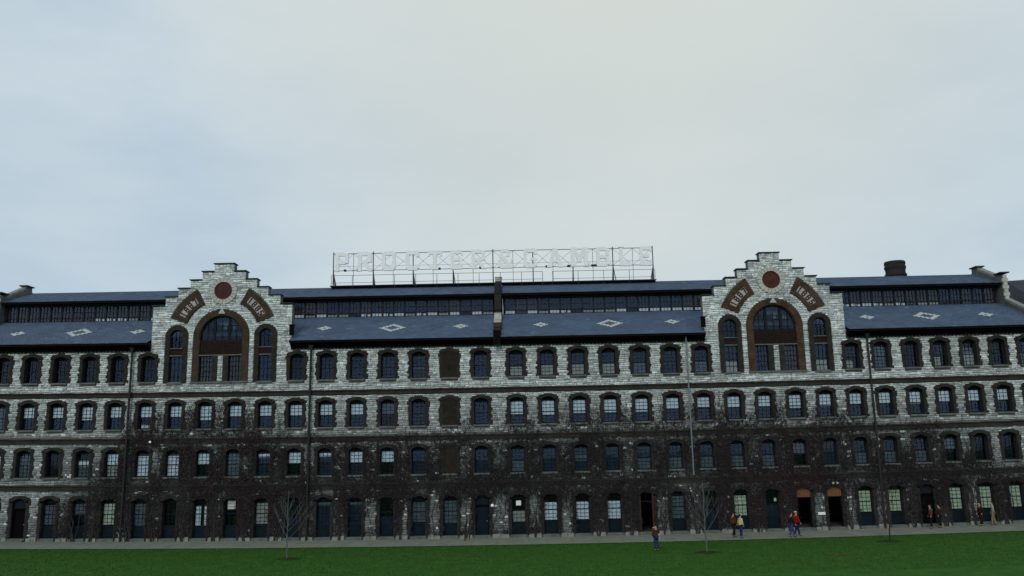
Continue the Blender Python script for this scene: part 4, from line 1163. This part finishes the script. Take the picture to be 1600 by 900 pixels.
def person(x, y, face, h, stride, top, legs, hair, lab, z=None, bag=None, cap=None, armbend=.3, coat=False, arms=(0, 0), lean=0):
    z0 = float(bow(x, 0)) + (0.0 if y > -4.75 else -.035) if z is None else z
    p = empty('person', (x, y, z0), label=lab, category='person'); p.rotation_euler = (0, 0, face)
    # local: +y is the walking direction, x to the side
    st = stride; S = h
    def K(side, sw):      # leg joints, sw>0 forward
        hip = (side*.052, 0, .515); ky = sw*.10+.02; kn = (side*.054, ky, .285+.0*abs(sw)); an = (side*.054, sw*.20-.01*(sw < 0), .045+.02*(sw < 0)*abs(sw)); toe = (side*.060, sw*.20+.075, .018)
        return hip, kn, an, toe
    la, ra = K(-1, st), K(1, -st)
    def A(side, sw):
        sh = (side*.108, lean*.1, .805); el = (side*.140, -sw*.09, .635); a = armbend
        wr = (side*.135, -sw*.12+.12*a, .50+.10*a); hd = (side*.132, wr[1]+.035*(.4+a), wr[2]-.035*(1-a)); return sh, el, wr, hd
    al, ar = A(-1, st*(1 if not arms[0] else 0)), A(1, -st)
    V_, E_, R_ = [], [], []
    def av(v, r): V_.append((v[0]*S, v[1]*S, v[2]*S)); R_.append(tuple(c*S for c in r) if isinstance(r, tuple) else r*S); return len(V_)-1
    pel = av((0, 0, .53), (.082, .055)); sp = av((0, lean*.03, .64), (.072, .05)); chh = av((0, lean*.08, .76), (.088, .056)); nk = av((0, lean*.11, .842), (.030, .030))
    jw = av((0, lean*.12+.012, .885), (.038, .042)); hd = av((0, lean*.12+.006, .935), (.043, .053)); cr_ = av((0, lean*.12, .975), (.030, .036)); ns_ = av((0, lean*.12+.062, .912), (.006, .008))
    E_ += [(pel, sp), (sp, chh), (chh, nk), (nk, jw), (jw, hd), (hd, cr_), (hd, ns_)]
    for L_ in (la, ra):
        a = av(L_[0], .047); b = av(L_[1], .034); c = av(L_[2], .022); d_ = av(L_[3], (.022, .014)); E_ += [(pel, a), (a, b), (b, c), (c, d_)]
    for Q in (al, ar):
        a = av(Q[0], .032); b = av(Q[1], .024); c = av(Q[2], .016); d_ = av(Q[3], (.018, .011)); E_ += [(chh, a), (a, b), (b, c), (c, d_)]
        sx = 1 if Q[0][0] > 0 else -1
        for f, (oy, ln) in enumerate(((-.014, .036), (-.005, .042), (.004, .040), (.012, .032))):
            t = av((Q[3][0]-sx*.004, Q[3][1]+oy, Q[3][2]-ln), .0048); E_.append((d_, t))
        t = av((Q[3][0]-sx*.006, Q[3][1]+.024, Q[3][2]-.012), .0055); E_.append((c, t))
    skin_obj('body', V_, E_, R_, SKIN, p)
    # jacket
    V_, E_, R_ = [], [], []
    hem = .46 if not coat else .40
    a0 = av((0, 0, hem), (.100, .068)); a1 = av((0, lean*.02, .56), (.098, .068)); a2 = av((0, lean*.05, .68), (.094, .066)); a3 = av((0, lean*.09, .785), (.096, .064)); a4 = av((0, lean*.1, .835), (.044, .040))
    E_ += [(a0, a1), (a1, a2), (a2, a3), (a3, a4)]
    for Q in (al, ar):
        a = av(Q[0], .044); b = av(Q[1], .036); c = av((Q[2][0], Q[2][1], Q[2][2]+.008), .028); E_ += [(a3, a), (a, b), (b, c)]
    skin_obj('jacket', V_, E_, R_, cmat(top), p, root=1)
    V_, E_, R_ = [], [], []
    a0 = av((0, 0, .54), (.090, .062)); 
    for L_ in (la, ra):
        a = av(L_[0], .056); b = av(L_[1], .044); c = av((L_[2][0], L_[2][1], L_[2][2]+.012), .036); E_ += [(a0, a), (a, b), (b, c)]
    skin_obj('trousers', V_, E_, R_, cmat(legs), p)
    for L_ in (la, ra):
        V_, E_, R_ = [], [], []
        a = av((L_[2][0], L_[2][1]-.02, L_[2][2]-.015), .027); b = av((L_[3][0], L_[3][1]+.01, L_[3][2]+.003), (.028, .02)); E_ = [(a, b)]
        skin_obj('shoe', V_, E_, R_, cmat((.03, .025, .02)), p)
    bmx = bmesh.new(); bmesh.ops.create_uvsphere(bmx, u_segments=14, v_segments=10, radius=1)
    hz_ = .950
    for v in list(bmx.verts):
        if v.co.y > .25 and v.co.z < .35: v.co.y *= .35; v.co.z = max(v.co.z, -.1)+.15
    for v in bmx.verts: v.co = Vector((v.co.x*.052*S, (v.co.y*.062-.008+lean*.12)*S, (hz_+v.co.z*.050)*S))
    me = bpy.data.meshes.new('hair'); bmx.to_mesh(me); bmx.free(); me.materials.append(cmat(hair)); link('hair', me, p)
    if cap:
        bmx = bmesh.new(); bmesh.ops.create_uvsphere(bmx, u_segments=14, v_segments=8, radius=1)
        for v in bmx.verts: v.co = Vector((v.co.x*.055*S, (v.co.y*.065+lean*.12)*S, (.965+max(v.co.z, -.15)*.040)*S))
        me = bpy.data.meshes.new('cap'); bmx.to_mesh(me); bmx.free(); me.materials.append(cmat(cap)); link('cap', me, p)
    if bag:
        bx, by, bz2, sz, bc = bag
        mb = MB(); w_, d_, hh = sz
        mb.add([(bx-w_, by-d_, bz2), (bx+w_, by-d_, bz2), (bx+w_, by+d_, bz2), (bx-w_, by+d_, bz2), (bx-w_*.85, by-d_*.7, bz2+hh), (bx+w_*.85, by-d_*.7, bz2+hh), (bx+w_*.85, by+d_*.7, bz2+hh), (bx-w_*.85, by+d_*.7, bz2+hh)],
               [(0, 3, 2, 1), (4, 5, 6, 7), (0, 1, 5, 4), (1, 2, 6, 5), (2, 3, 7, 6), (3, 0, 4, 7)])
        o = link('shoulder_bag', mb.mesh('shoulder_bag', cmat(bc)), None, tuple(p.location), label='pale shoulder bag carried by the lone walker on the lawn', category='bag')
        o.rotation_euler = p.rotation_euler
    return p
person(8.72, -9.7, R(25), 1.74, .12, (.055, .035, .02), (.022, .035, .11), (.02, .014, .010), 'lone person on the lawn in brown jacket, jeans and light scarf with shoulder bag', bag=(.20, .05, .78, (.07, .14, .30), (.40, .38, .33)))
mb = MB(); mb.tube([(-.13, .05, 1.47), (-.02, .12, 1.42), (.10, .13, 1.22), (.17, .12, .98)], [.045, .055, .05, .04], 7)
sc = build('scarf', mb, cmat((.55, .53, .48)), None, (8.72, -9.7, float(bow(8.7, 0))-.035), label='pale scarf slung across the lone walker on the lawn', category='scarf'); sc.rotation_euler = (0, 0, R(25))
person(15.36, -3.3, R(-75), 1.76, .35, (.075, .040, .016), (.014, .014, .012), (.03, .018, .01), 'person in long rust-brown coat walking beside the person in a cream top', coat=True)
person(15.72, -3.9, R(-70), 1.68, .10, (.56, .50, .24), (.022, .030, .12), (.025, .015, .01), 'person in cream-yellow top and blue jeans on the walk beside a brown coat')
person(19.30, -4.15, R(-85), 1.72, .62, (.018, .012, .020), (.035, .050, .19), (.02, .015, .012), 'person in black jacket and bright blue jeans striding behind the red coat')
person(19.78, -3.75, R(-85), 1.76, .68, (.33, .008, .012), (.018, .022, .040), (.20, .17, .13), 'person in bright red coat and light cap striding along the walk', cap=(.45, .43, .40), coat=True)
person(30.62, -1.35, R(80), 1.72, .12, (.13, .050, .012), (.010, .010, .012), (.08, .03, .012), 'person in rust-orange top standing before the dark door at right')
person(31.45, -1.0, R(60), 1.70, .10, (.035, .014, .012), (.012, .012, .014), (.015, .01, .01), 'person in dark maroon jacket standing beside the rust-orange top')
person(34.55, -.95, R(90), 1.74, .30, (.030, .010, .010), (.014, .010, .010), (.01, .01, .01), 'person in dark maroon clothes walking left past a green-lit window')
person(35.60, -.75, R(60), 1.76, .30, (.30, .29, .24), (.20, .18, .09), (.03, .02, .015), 'person in beige top and khaki trousers at the far right of the walk')
